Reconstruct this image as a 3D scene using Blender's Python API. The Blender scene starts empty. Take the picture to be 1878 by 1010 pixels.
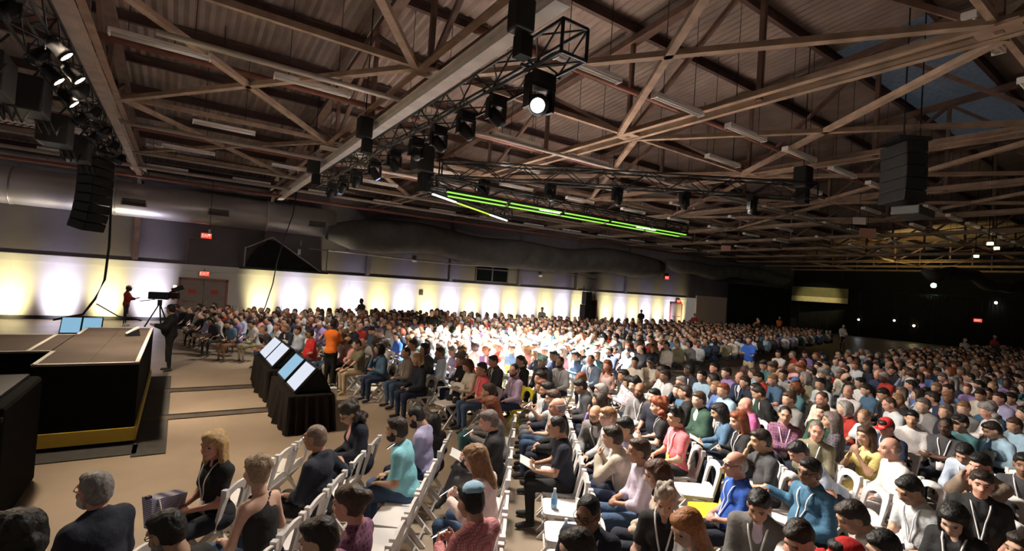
import bpy, math, random
import numpy as np
from mathutils import Vector, Matrix
R_ = random.Random(11)
sc = bpy.context.scene
col = sc.collection

# ------------------------------------------------------------ camera
CAM_H = 2.85
AX = np.array([[0.82653, -0.06707, 0.55889], [-0.55893, 0.0199, 0.82897], [0.06672, 0.99755, 0.02104]])   # hall axes seen from the camera: right, up, forward
U, S_, VT = np.linalg.svd(AX); AX = U @ VT
cam = bpy.data.objects.new('camera', bpy.data.cameras.new('camera')); col.objects.link(cam)
m = Matrix.Identity(4)
for i in range(3):
    m[i][0], m[i][1], m[i][2] = AX[i][0], AX[i][1], -AX[i][2]
m[2][3] = CAM_H
cam.matrix_world = m
cam.data.sensor_width = 36; cam.data.lens = 903.1 / 1878 * 36; cam.data.clip_end = 300; cam.data.clip_start = .05
sc.camera = cam
FWD = AX[:, 2]
# ------------------------------------------------------------ world, exposure, large lights
w = bpy.data.worlds.new('world'); sc.world = w; w.use_nodes = True
w.node_tree.nodes['Background'].inputs[0].default_value = (1.0, .86, .76, 1); w.node_tree.nodes['Background'].inputs[1].default_value = .08
sc.view_settings.view_transform = 'Standard'; sc.view_settings.look = 'None'; sc.view_settings.exposure = 1.0; sc.view_settings.gamma = 1; sc.view_settings.use_curve_mapping = False
def spot(name, loc, aim, energy, color, size=60, blend=.6, radius=.15):
    l = bpy.data.lights.new(name, 'SPOT'); l.energy = energy; l.color = color; l.spot_size = math.radians(size); l.spot_blend = blend; l.shadow_soft_size = radius
    o = bpy.data.objects.new(name, l); col.objects.link(o); o.location = loc
    d = Vector(aim) - Vector(loc); o.rotation_euler = d.to_track_quat('-Z', 'Y').to_euler(); return o
WARM = (1.0, .80, .58); NEUT = (1.0, .90, .78)
# stage and front-row wash from the lamps of the left rig
for i, (y, ax, ay, e) in enumerate(((9.5, 1.2, 8.8, 800), (10.6, 2.4, 5.2, 1000), (11.0, 1.2, 13.0, 900), (12.35, -1.5, 12.5, 300))):
    spot('rig_lamp_light', (-1.74, y, 5.85), (ax, ay, 0), e, WARM, 70, .8, .2)
spot('truss_fill_light', (3.6, 5.6, 5.2), (1.6, 4.4, .8), 520, NEUT, 62, .9, .3)  # extra fill spot, added to brighten the front-left rows
# crowd key light: a hard pool in the middle of the seating
spot('pool_light', (8.4, 11.2, 5.0), (8.6, 12.0, 1.0), 28000, (1.0, .97, .90), 92, .9, .25)
# broad wash from the long truss over the seats on the right
spot('truss_fill_light', (4.0, 6.2, 5.2), (6.2, 2.6, 1.0), 1100, NEUT, 100, .9, .3)
spot('truss_fill_light', (4.05, 8.6, 5.2), (9.5, 3.2, 1.0), 1400, NEUT, 95, .9, .3)
spot('truss_fill_light', (12.2, 8.2, 5.2), (17.0, 6.5, 1.0), 350, NEUT, 120, .9, .3)
spot('truss_fill_light', (4.0, 15.5, 5.2), (3.0, 19.0, 1.0), 500, NEUT, 100, .9, .3)
spot('truss_fill_light', (9.8, 15.1, 5.0), (15.5, 17.5, 1.0), 1500, NEUT, 120, .9, .3)  # fill spot added only to lift the dark back rows
# wall uplights
UPL = [(-9.2 + 1.62 * i) for i in range(31)]
for i, x in enumerate(UPL):
    if 26.6 < x < 28.6 or -.1 < x < 2.3: continue
    u_ = spot('uplight_beam', (x, 27.85, .25), (x, 29.66, 1.3), 300, (.90, .82, 1.0) if i % 2 else (1.0, .84, .42), 106, 1.0, .08); u_.scale = (.40, 1, 1)
    if x < 8: spot('uplight_spill', (x, 28.55, .3), (x, 28.62, 5), 330, (1.0, .88, .62) if i % 2 == 0 else (.9, .82, 1.0), 40, 1.0, .08)

# ------------------------------------------------------------ helpers
def tag(o, label=None, cat=None, group=None, kind=None):
    if label: o['label'] = label
    if cat: o['category'] = cat
    if group: o['group'] = group
    if kind: o['kind'] = kind
    return o
def empty(name, loc=(0, 0, 0), rz=0):
    o = bpy.data.objects.new(name, None); col.objects.link(o); o.location = loc; o.rotation_euler = (0, 0, rz); o.empty_display_size = .1; return o
def link(name, me, parent=None, loc=None, rot=None):
    o = bpy.data.objects.new(name, me); col.objects.link(o); o.parent = parent
    if loc is not None: o.location = loc
    if rot is not None: o.rotation_euler = rot
    return o
class MB:
    def __init__(s): s.v = []; s.f = []
    def add(s, vs, fs):
        n = len(s.v); s.v += [tuple(map(float, p)) for p in vs]; s.f += [tuple(n + i for i in f) for f in fs]; return s
    def box(s, c, d, rot=None):
        vs = []
        for x in (-.5, .5):
            for y in (-.5, .5):
                for z in (-.5, .5):
                    p = Vector((x * d[0], y * d[1], z * d[2]))
                    if rot is not None: p = rot @ p
                    vs.append(Vector(c) + p)
        return s.add(vs, [(0,1,3,2), (4,6,7,5), (0,4,5,1), (2,3,7,6), (0,2,6,4), (1,5,7,3)])
    def beam(s, a, b, w, h):
        a = Vector(a); b = Vector(b); d = (b - a); L = d.length; q = d.to_track_quat('Y', 'Z').to_matrix()
        return s.box((a + b) / 2, (w, L, h), q)
    def tube(s, pts, r, n=8, cap=True):
        pts = [Vector(p) for p in pts]; vs = []; fs = []
        for i, p in enumerate(pts):
            d = (pts[min(i + 1, len(pts) - 1)] - pts[max(i - 1, 0)]).normalized()
            u = d.cross(Vector((0, 0, 1)) if abs(d.z) < .95 else Vector((1, 0, 0))).normalized(); v = d.cross(u)
            rr = r if not isinstance(r, (list, tuple)) else r[i]
            vs += [p + rr * (math.cos(2 * math.pi * j / n) * u + math.sin(2 * math.pi * j / n) * v) for j in range(n)]
        for i in range(len(pts) - 1):
            for j in range(n): fs.append((i * n + j, i * n + (j + 1) % n, (i + 1) * n + (j + 1) % n, (i + 1) * n + j))
        if cap: fs.append(tuple(range(n))[::-1]); fs.append(tuple(range((len(pts) - 1) * n, len(pts) * n)))
        return s.add(vs, fs)
    def prism(s, poly, z0, z1):
        n = len(poly)
        return s.add([(x, y, z0) for x, y in poly] + [(x, y, z1) for x, y in poly], [tuple(range(n))[::-1], tuple(range(n, 2 * n))] + [(i, (i + 1) % n, n + (i + 1) % n, n + i) for i in range(n)])
    def mesh(s, name, mat=None, smooth=False):
        me = bpy.data.meshes.new(name); me.from_pydata(s.v, [], s.f)
        if smooth: me.polygons.foreach_set('use_smooth', [True] * len(me.polygons))
        if mat: me.materials.append(mat)
        me.update(); return me
    def build(s, name, mat, parent=None, smooth=False, loc=None, rot=None): return link(name, s.mesh(name, mat, smooth), parent, loc, rot)
def bevel(o, wd=.01, seg=2):
    md = o.modifiers.new('bevel', 'BEVEL'); md.width = wd; md.segments = seg; md.limit_method = 'ANGLE'; return o
_mats = {}
def mat(name, c, rough=.7, metal=0., var=.12, scale=6., bump=0., emit=0., ecol=None, spec=None, alpha=None):
    if name in _mats: return _mats[name]
    M = bpy.data.materials.new(name); M.use_nodes = True; nt = M.node_tree; b = nt.nodes['Principled BSDF']
    b.inputs['Roughness'].default_value = rough; b.inputs['Metallic'].default_value = metal; b.inputs['Base Color'].default_value = (*c, 1)
    if spec is not None: b.inputs['Specular IOR Level'].default_value = spec
    if emit: b.inputs['Emission Color'].default_value = (*(ecol or c), 1); b.inputs['Emission Strength'].default_value = emit
    if var or bump:
        tc = nt.nodes.new('ShaderNodeTexCoord'); nz = nt.nodes.new('ShaderNodeTexNoise'); nz.inputs['Scale'].default_value = scale; nz.inputs['Detail'].default_value = 4
        nt.links.new(tc.outputs['Object'], nz.inputs['Vector'])
        if var:
            mx = nt.nodes.new('ShaderNodeMix'); mx.data_type = 'RGBA'; mx.blend_type = 'MULTIPLY'; mx.inputs['Factor'].default_value = 1
            rp = nt.nodes.new('ShaderNodeMapRange'); rp.inputs[1].default_value = .3; rp.inputs[2].default_value = .7; rp.inputs[3].default_value = 1 - var; rp.inputs[4].default_value = 1 + var
            nt.links.new(nz.outputs['Fac'], rp.inputs[0]); mx.inputs[6].default_value = (*c, 1); nt.links.new(rp.outputs[0], mx.inputs[7]); nt.links.new(mx.outputs[2], b.inputs['Base Color'])
        if bump:
            bp = nt.nodes.new('ShaderNodeBump'); bp.inputs['Strength'].default_value = bump; bp.inputs['Distance'].default_value = .03
            nt.links.new(nz.outputs['Fac'], bp.inputs['Height']); nt.links.new(bp.outputs[0], b.inputs['Normal'])
    _mats[name] = M; return M
def glow(name, c, e): return mat(name, (.02, .02, .02), .5, var=0, emit=e, ecol=c)
ORD = ['first','second','third','fourth','fifth','sixth','seventh','eighth','ninth','tenth','eleventh','twelfth','thirteenth','fourteenth','fifteenth','sixteenth','seventeenth','eighteenth','nineteenth','twentieth'] + ['twenty-' + x for x in ('first','second','third','fourth','fifth','sixth','seventh','eighth','ninth')] + ['thirtieth'] + ['thirty-' + x for x in ('first','second','third','fourth','fifth','sixth','seventh','eighth','ninth')] + ['fortieth'] + ['forty-' + x for x in ('first','second','third','fourth','fifth','sixth','seventh','eighth','ninth')]
BLK = mat('black_paint', (.012, .012, .013), .55, var=.2)
BLKF = mat('black_cloth', (.008, .008, .008), .95, var=.25, scale=3, bump=.15)
WALLY = 29.7
def text_mesh(txt, size, name):
    cu = bpy.data.curves.new(name, 'FONT'); cu.body = txt; cu.size = size; cu.align_x = 'CENTER'; cu.align_y = 'CENTER'; cu.extrude = .004
    o = bpy.data.objects.new(name, cu); col.objects.link(o); dg = bpy.context.evaluated_depsgraph_get()
    me = bpy.data.meshes.new_from_object(o.evaluated_get(dg)); bpy.data.objects.remove(o); bpy.data.curves.remove(cu); return me

# ------------------------------------------------------------ structure: floor, walls
FLOOR = mat('concrete', (.36, .285, .215), .38, var=.16, scale=.7, bump=.02)
o = MB().box((25, 9, -.1), (90, 44, .2)).build('floor', FLOOR); tag(o, kind='structure')
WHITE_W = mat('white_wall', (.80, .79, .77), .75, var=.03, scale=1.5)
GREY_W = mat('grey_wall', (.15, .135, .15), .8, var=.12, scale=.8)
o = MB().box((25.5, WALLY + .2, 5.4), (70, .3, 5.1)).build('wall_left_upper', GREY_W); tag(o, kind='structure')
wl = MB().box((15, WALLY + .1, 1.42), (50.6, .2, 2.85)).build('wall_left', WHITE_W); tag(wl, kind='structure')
for i in range(14):      # facing panels of the white wall with fine joints
    x0 = -9.6 + 3.6 * i
    if x0 > 36: continue
    MB().box((x0 + 1.79, WALLY - .012, 1.27), (3.57, .03, 2.46)).build('wall_panel', WHITE_W, wl)
o = MB().box((15, WALLY - .03, 2.68), (50.6, .10, .34)).build('trim_1', WHITE_W); bevel(o, .02); tag(o, kind='structure')
o = MB().box((15, WALLY - .04, .08), (50.6, .06, .16)).build('baseboard_left', BLK); tag(o, kind='structure')
# far end: white partition, black drapes
part = MB().box((43.1, 28.7, 1.55), (5.4, .12, 3.1)).build('wall_partition', mat('pink_white', (.66, .54, .47), .8, var=.04)); tag(part, kind='structure')
o = MB().box((35, -13, 4.5), (52, .3, 9.4)).build('wall_right', GREY_W); tag(o, kind='structure')
o = MB().box((60.4, 8, 5), (.2, 50, 12)).build('wall_back', mat('drape_back', (.006, .006, .006), .95)); tag(o, kind='structure')
DRP = mat('black_drape', (.010, .010, .010), .95, var=.3, scale=2)
def drape(w, h, n=26, amp=.06):
    b = MB(); vs = []; k = n * 2
    for i in range(k + 1):
        x = w * i / k - w / 2; y = amp * math.sin(i * 1.55) + amp * .4 * math.sin(i * .7 + 1)
        vs += [(x, y, 0), (x, y, h), (x, y + .02, 0), (x, y + .02, h)]
    fs = []
    for i in range(k):
        a = 4 * i; fs += [(a, a + 4, a + 5, a + 1), (a + 2, a + 3, a + 7, a + 6), (a + 1, a + 5, a + 7, a + 3), (a, a + 2, a + 6, a + 4)]
    return b.add(vs, fs)
dm = drape(3.0, 4.6).mesh('drape_panel', DRP, True)
for i in range(14):
    e_ = empty('drape_panel', (59.3, 27.0 - 3.05 * i, 0), math.pi / 2)
    link('curtain', dm, e_); MB().tube([(-1.55, 0, 0), (-1.55, 0, 4.7)], .03).build('upright', BLK, e_); MB().tube([(-1.55, 0, 4.65), (1.5, 0, 4.65)], .025).build('crossbar', BLK, e_)
    tag(e_, '%s black floor-length drape from the white partition along the dark end wall' % ORD[i], 'curtain', 'black drapes on the end wall')
for i, x in enumerate((46.8, 49.9, 53.0, 56.1)):
    e_ = empty('drape_panel', (x, 28.6, 0)); link('curtain', dm, e_); MB().tube([(-1.55, 0, 0), (-1.55, 0, 4.7)], .03).build('upright', BLK, e_)
    tag(e_, '%s black drape on the side wall right of the white partition' % ORD[i], 'curtain', 'black drapes beside the partition')

# doors
DOOR = mat('door_paint', (.30, .245, .22), .6, var=.08); FRM = mat('door_frame', (.34, .13, .12), .6); STEEL = mat('steel', (.5, .5, .5), .35, .9)
RED = mat('red_sign', (.65, .05, .04), .6, var=0)
def double_door(name, x0, x1, h, y=WALLY - .05, signs=False):
    d = empty(name, ((x0 + x1) / 2, y, 0)); tag(d, kind='structure'); w = x1 - x0
    for s in (-1, 1):
        l = MB().box((s * w / 4, -.02, h / 2), (w / 2 - .02, .05, h - .02)).build('door_leaf', DOOR, d)
        MB().tube([(s * .12, -.1, 1.0), (s * (w / 2 - .12), -.1, 1.0)], .02).build('push_bar', STEEL, l)
        MB().tube([(s * (w / 2 - .03), -.05, .3), (s * (w / 2 - .03), -.05, .5)], .015).build('hinge', STEEL, l)
        if signs:
            MB().box((s * w / 4, -.055, h * .72), (.3, .02, .2)).build('notice', RED, l)
    for s in (-1, 1): MB().box((s * (w / 2 + .05), -.03, h / 2 + .03), (.1, .12, h + .06)).build('jamb', FRM, d)
    MB().box((0, -.03, h + .05), (w + .2, .12, .1)).build('lintel', FRM, d)
    return d
double_door('door_1', .10, 2.06, 2.08, signs=True)
dd = empty('door_2', (27.9, WALLY - .05, 0)); tag(dd, kind='structure')
MB().box((0, -.02, 1.05), (1.1, .06, 2.1)).build('opening', mat('door_dark', (.03, .028, .028), .8), dd); MB().box((-.6, -.03, 1.07), (.1, .1, 2.14)).build('jamb', FRM, dd); MB().box((.6, -.03, 1.07), (.1, .1, 2.14)).build('jamb', FRM, dd)
double_door('door_3', 38.0, 39.5, 2.15)
# upper-wall window (dark, four panes)
wd = empty('window_1', (18.3, WALLY, 3.9)); tag(wd, kind='structure')
PANE = mat('dark_glass', (.006, .008, .007), .25, var=0, spec=.25); GRF = mat('grey_frame', (.12, .11, .11), .6)
for i in (-1, 1):
    for j in (-1, 1): MB().box((i * .66, -.03, j * .43), (1.22, .03, .78)).build('pane', PANE, wd)
for i in (-1, 0, 1): MB().box((i * 1.32, -.05, 0), (.08, .08, 1.76)).build('window_mullion', GRF, wd)
for j in (-1, 0, 1): MB().box((0, -.05, j * .86), (2.7, .08, .07)).build('window_rail', GRF, wd)
# exit signs
EXITM = glow('exit_red', (1.0, .07, .04), .55)
EXT = text_mesh('EXIT', .2, 'lettering'); EXT.materials.append(glow('exit_letter', (1.0, .5, .4), .9))
def exit_sign(x, y, z, label, w=.42, h=.24, face=0, e=EXITM, letters=True):
    t = empty('exit_sign', (x, y, z), face); b = MB().box((0, 0, 0), (w, .09, h)).build('housing', BLK, t); MB().box((0, -.05, 0), (w - .03, .02, h - .03)).build('face', e, t)
    if letters: link('lettering', EXT, t, (0, -.062, 0), (math.pi / 2, 0, 0))
    MB().tube([(0, 0, h / 2), (0, 0, h / 2 + .12)], .015).build('stem', BLK, t)
    tag(t, label, 'exit sign', 'red exit signs'); return t
exit_sign(1.02, WALLY + .0, 4.36, 'red glowing exit sign high on the grey wall above the double doors', .5, .3)
exit_sign(1.06, WALLY - .15, 2.42, 'red glowing exit sign mounted right on top of the double doors', .46, .28)
exit_sign(38.9, WALLY - .15, 2.46, 'red exit sign above the far door near the white partition', .6, .32)
exit_sign(37.2, WALLY + .0, 4.55, 'red exit sign high on the grey wall near the end of the lit wall', .6, .34)
exit_sign(59.15, 13.1, 2.55, 'small red exit light in the dark far right', .6, .32, -math.pi / 2)
# wall clutter: emergency light, small boxes, fire extinguisher
EL = mat('lamp_white', (.7, .7, .66), .5)
for x, z, lb in ((12.4, 4.05, 'small white box on the grey wall left of the dark window'), (22.6, 3.75, 'small pale box on the grey wall right of the dark window')):
    t = MB().box((x, WALLY - .02, z), (.3, .12, .16)).build('wall_box', EL); bevel(t, .02); tag(t, lb, 'box')
t = MB().box((13.0, WALLY - .06, 2.02), (.26, .08, .3)).build('wall_speaker', mat('speaker_grey', (.06, .06, .06), .7)); bevel(t, .015); tag(t, 'small dark box on the white wall below the grey wall', 'speaker')
t = empty('fire_extinguisher', (-.18, WALLY - .14, 1.3)); MB().tube([(0, 0, -.25), (0, 0, .2)], .08, 12).build('cylinder', RED, t, True); MB().box((0, -.03, .26), (.06, .14, .06)).build('handle', BLK, t); MB().tube([(.05, 0, .24), (.1, -.03, .1), (.08, 0, -.1)], .012).build('hose', BLK, t)
tag(t, 'red fire extinguisher on the white wall left of the double doors', 'extinguisher')

# ------------------------------------------------------------ roof
EAVE, RIDGE_Y, SLOPE = 7.55, 2.0, .105
def rz_(y): return EAVE + (WALLY - y) * SLOPE if y >= RIDGE_Y else EAVE + (WALLY - RIDGE_Y) * SLOPE - (RIDGE_Y - y) * SLOPE
FX = [-7.4 + 5.6 * k for k in range(13)]
ceil = empty('ceiling', (0, 0, 0)); tag(ceil, kind='structure')
SHEET = mat('roof_sheet', (.27, .205, .175), .75, var=.22, scale=1.2)
SKYL = mat('skylight', (.10, .12, .14), .4, var=.3, emit=.014, ecol=(.55, .7, .9))
def sheet(w, L, m):
    b = MB(); n = int(w / .11); vs = []
    for i in range(n + 1):
        x = -w / 2 + w * i / n; zz = [0, .05][i % 2]
        vs += [(x, -L / 2, zz), (x, L / 2, zz), (x, -L / 2, zz + .02), (x, L / 2, zz + .02)]
    fs = []
    for i in range(n): a = 4 * i; fs += [(a, a + 1, a + 5, a + 4), (a + 2, a + 6, a + 7, a + 3)]
    return b.add(vs, fs).mesh('roof_sheet', m)
PUR = [RIDGE_Y + 2.3 * i for i in range(-5, 13)]
sm = sheet(5.6, 2.32, SHEET); sk = sheet(5.6, 2.32, SKYL); sk.name = 'skylight'
for k in range(len(FX) - 1):
    for i in range(len(PUR) - 1):
        y = (PUR[i] + PUR[i + 1]) / 2; s = SLOPE if y >= RIDGE_Y else -SLOPE
        sky = i == 6 and k in (4, 5)
        link('skylight_sheet' if sky else 'roof_sheet', sk if sky else sm, ceil, (FX[k] + 2.8, y, rz_(y) + .10), (-math.atan(s), 0, 0))
PURM = mat('purlin_brown', (.085, .045, .036), .7, var=.25, scale=2)
for y in PUR:
    b = MB(); L = FX[-1] - FX[0]; xm = (FX[0] + FX[-1]) / 2
    b.box((xm, y, rz_(y) + .06), (L, .12, .03)).box((xm, y, rz_(y) - .06), (L, .02, .22)).box((xm, y, rz_(y) - .17), (L, .12, .025)); b.build('purlin', PURM, ceil)
CHORD = mat('truss_tan', (.36, .25, .18), .7, var=.25, scale=3); WEB = mat('truss_brown', (.17, .10, .075), .7, var=.25, scale=3)
CZ = 6.9
YW = [-5 + 3.5 * i for i in range(10)]
NAMES = ['at the left edge', 'at the upper left beside the lamp rig', 'above the long black lighting truss', 'over the right-hand seats', 'beyond the hanging speaker cluster', 'fifth from the stage', 'sixth from the stage', 'seventh from the stage', 'eighth from the stage', 'ninth from the stage', 'tenth from the stage', 'eleventh from the stage', 'farthest from the stage']
for k, X in enumerate(FX):
    t = empty('roof_truss', (X, 0, 0)); tag(t, 'brown steel roof truss spanning the hall, ' + NAMES[k], 'truss', 'steel roof trusses')
    for dx in (-.22, .22):
        b = MB(); b.box((dx, 12.2, CZ), (.13, 35.2, .02)).box((dx - math.copysign(.055, dx), 12.2, CZ + .075), (.02, 35.2, .15)); b.build('bottom_chord', CHORD, t)
    for (a, b_) in ((-5.4, RIDGE_Y), (RIDGE_Y, 29.5)):
        MB().beam((0, a, rz_(a) - .3), (0, b_, rz_(b_) - .3), .26, .16).build('top_chord', WEB, t)
    for i, y in enumerate(YW):
        MB().beam((0, y, CZ), (0, y, rz_(y) - .3), .1, .1).build('web_post', WEB, t)
        if i < len(YW) - 1:
            a, b_ = (y, YW[i + 1]) if i % 2 == 0 else (YW[i + 1], y)
            MB().beam((0, a, CZ + .05), (0, b_, rz_(b_) - .35), .1, .09).build('web_diagonal', WEB, t)
    for y in (2, 9, 16, 23): MB().box((0, y, CZ + .02), (.6, .5, .025)).build('gusset_plate', CHORD, t)
# horizontal cross-bracing and struts at chord level
for k in range(1, 6):
    for j, (y0, y1) in enumerate(((2, 9), (9, 16), (16, 23))):
        if k == 2 and j == 1: continue
        if j == 2 and k > 2: continue
        for a, b_ in ((y0, y1), (y1, y0)):
            MB().beam((FX[k] + .3, a, CZ + .03), (FX[k + 1] - .3, b_, CZ + .03), .14, .10).build('cross_brace', CHORD, ceil)
for y in (2, 9, 16, 23):
    for k in range(len(FX) - 1): MB().beam((FX[k] + .25, y, CZ + .08), (FX[k + 1] - .25, y, CZ + .08), .09, .11).build('strut', CHORD, ceil)
PALE = mat('pale_steel', (.88, .83, .79), .6, var=.12, scale=3)
t = empty('steel_beam', (3.93, 16.6, 6.6), math.radians(-.6)); MB().box((0, 0, .11), (.25, 23.4, .025)).build('top_flange', PALE, t); MB().box((0, 0, 0), (.03, 23.4, .2)).build('beam_web', PALE, t); MB().box((0, 0, -.11), (.25, 23.4, .025)).build('bottom_flange', PALE, t)
tag(t, 'pale painted steel beam running beside the long black lighting truss', 'beam')
TANS = mat('tan_steel', (.46, .37, .31), .6, var=.2, scale=3)
t = empty('steel_beam', (-1.72, 18.6, 6.68)); MB().box((0, 0, .1), (.2, 19.5, .025)).build('top_flange', TANS, t); MB().box((0, 0, 0), (.03, 19.5, .2)).build('beam_web', TANS, t); MB().box((0, 0, -.1), (.2, 19.5, .025)).build('bottom_flange', TANS, t)
tag(t, 'worn tan steel beam beside the upper left lamp rig', 'beam')
# kneed columns on the far wall under each truss
for k, X in enumerate(FX[1:8]):
    t = empty('wall_column', (X, WALLY - .1, 0)); MB().box((0, 0, 4.95), (.22, .28, 4.1)).build('column_shaft', GREY_W if k else WEB, t); X < 6 and MB().beam((0, -.1, 5.9), (0, -1.6, 6.85), .14, .14).build('knee_brace', PALE, t)
    tag(t, '%s wall column under the roof trusses counted from the lamp rig' % ORD[k], 'column', 'wall columns')
# pipes along the hall
PIPE = mat('pipe_grey', (.50, .44, .40), .45, .2, var=.1); PIPER = mat('pipe_red', (.30, .12, .09), .6, var=.15)
for (y, z, x0, x1, r, mm, lb) in ((10.4, 6.75, -.6, 4.3, .055, PIPE, 'long pale conduit left of the black lighting truss'), (11.25, 6.78, 4.6, 30, .05, PIPE, 'long pale conduit right of the black lighting truss'), (12.6, 7.2, -7, 34, .07, PIPER, 'dark red sprinkler pipe across the roof bays'), (17.6, 6.7, -7, 22, .06, PIPE, 'grey pipe above the stage side of the hall'), (19.4, 7.0, -7, 40, .06, PIPER, 'red sprinkler pipe two bays from the wall'), (22.4, 6.75, -7, 26, .05, PIPE, 'grey conduit two bays from the wall'), (7.6, 7.3, 4, 34, .06, PIPER, 'dark red sprinkler pipe over the right-hand seats'), (24.6, 6.6, -8, 40, .07, PIPE, 'grey pipe with tee joint near the wall'), (27.0, 6.55, -8, 42, .08, PIPER, 'dark pipe just in front of the wall duct')):
    t = empty('ceiling_pipe', ((x0 + x1) / 2, y, z)); L = (x1 - x0) / 2; MB().tube([(-L, 0, 0), (L, 0, 0)], r, 10).build('pipe', mm, t, True)
    n = int((x1 - x0) / 5.6)
    for i in range(n + 1): MB().tube([(-L + 1 + i * 5.6, 0, r), (-L + 1 + i * 5.6, 0, .45)], .012, 6).build('hanger', BLK, t)
    tag(t, lb, 'pipe')
# wall ducts
DUCT = mat('duct_metal', (.56, .54, .56), .38, .55, var=.06, scale=1)
def duct(name, x0, x1, y, z, r, label, joints=()):
    t = empty(name, (x0, y, z)); MB().tube([(0, 0, 0), (x1 - x0, 0, 0)], r, 32).build('duct_barrel', DUCT, t, True)
    for j in joints: MB().tube([(j - x0 - .04, 0, 0), (j - x0 + .04, 0, 0)], r + .02, 32).build('joint_band', DUCT, t, True)
    tag(t, label, 'duct'); return t
dk = duct('round_duct', -12, 7.0, 28.75, 5.65, .78, 'large round metal duct with vents along the grey wall', (-6.0, -3.6, -2.6, 3.6))
for x in (-1.9, 1.4, 6.0):
    g = MB().box((x + 12, -.70, -.18), (.95, .12, .34)).build('vent', mat('vent_frame', (.45, .42, .40), .5), dk)
    for i in range(5): MB().box((x + 12, -.775, -.30 + .06 * i), (.85, .03, .045)).build('louvre', BLK, g)
duct('round_duct', -12, 4.6, 28.9, 6.85, .24, 'slim bright duct above the large round wall duct', (-5, 0))
FAB = mat('grey_fabric', (.12, .115, .11), .9, var=.25, scale=1.2, bump=.2)
def fabric_duct(pts, rs, label):
    vs = [Vector(p) for p in pts]; b = MB(); b.tube(vs, rs, 24); t = b.build('fabric_duct', FAB, None, True); tag(t, label, 'fabric duct'); return t
def sway(x0, x1, y, z, r, n=22, sag=.18, ph=0):
    ps = []; rs = []
    for i in range(n + 1):
        u = i / n; ps.append((x0 + (x1 - x0) * u, y + .1 * math.sin(u * 7 + ph), z + sag * math.sin(u * 9.5 + ph) - .1 * math.sin(u * 23)))
        rs.append(r * (1 - .55 * max(0, 1 - u * n / 1.5) - .25 * max(0, 1 - (1 - u) * n / 1.5)) * (1 + .06 * math.sin(u * 17 + ph)))
    return ps, rs
fabric_duct(*sway(6.6, 34.5, 28.3, 5.15, .95), 'long sagging charcoal fabric duct above the dark wall window')
fabric_duct(*sway(35.0, 55.0, 27.9, 5.6, .62, ph=2), 'second grey fabric duct with a pale round end further along the wall')
fabric_duct(*sway(37.5, 60.0, 10.9, 5.6, .42, ph=4, sag=.25), 'thin brown-grey fabric duct in the dark right of the hall')
t = empty('curved_pipe', (18, 28.0, 4.05)); MB().tube([(-11, .5, .1), (-4, .5, -.05), (3, .5, .1), (9, .5, -.1)], .05, 8).build('pipe', PIPE, t, True)
for x in (-10, -3, 4): MB().tube([(x, .5, .1), (x, 1.5, .3)], .02, 6).build('bracket', BLK, t)
tag(t, 'thin curved pipe along the underside of the charcoal fabric duct', 'pipe')

# ------------------------------------------------------------ fluorescent fittings (switched off)
FIX = mat('fitting_white', (.88, .83, .80), .5, var=.05); TUB = mat('tube_glass', (.82, .80, .78), .25, var=0)
fm = [MB().box((0, 0, .05), (1.55, .16, .07)).mesh('housing', FIX), MB().tube([(-.74, -.045, -.01), (.74, -.045, -.01)], .02, 8).mesh('tube', TUB, True), MB().tube([(-.74, .045, -.01), (.74, .045, -.01)], .02, 8).mesh('tube', TUB, True), MB().box((-.765, 0, .02), (.03, .17, .1)).mesh('end_cap', FIX), MB().box((.765, 0, .02), (.03, .17, .1)).mesh('end_cap', FIX)]
ROWS = [(6.7, 5.9, 2.55, 15, 6.85, 'over the right-hand seats'), (11.3, -.55, 2.68, 14, 6.85, 'beside the pale conduit'), (2.2, 9.6, 3.1, 8, 7.0, 'nearest the camera side'), (16.4, -2.6, 3.4, 11, 6.8, 'over the far end of the stage'), (20.6, -3.4, 3.4, 12, 6.8, 'two bays from the wall'), (25.7, -4.0, 3.25, 14, 6.85, 'closest to the wall duct'), (8.6, 13.0, 5.2, 5, 6.9, 'between the truss and the middle rows'), (14.0, 9.5, 4.4, 8, 6.9, 'above the bright middle crowd')]
for (y, x0, dx, n, z, wh) in ROWS:
    hgm = [MB().tube([(q, 0, .08), (q, 0, rz_(y) - z + .1)], .008, 5).mesh('hanger', BLK) for q in (-.5, .5)]
    for i in range(n):
        t = empty('tube_light', (x0 + dx * i, y, z)); 
        for k, me in enumerate(fm + hgm): link(me.name.split('.')[0], me, t)
        tag(t, '%s unlit white tube fitting in the row %s' % (ORD[i], wh), 'ceiling light', 'unlit tube fittings')

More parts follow.
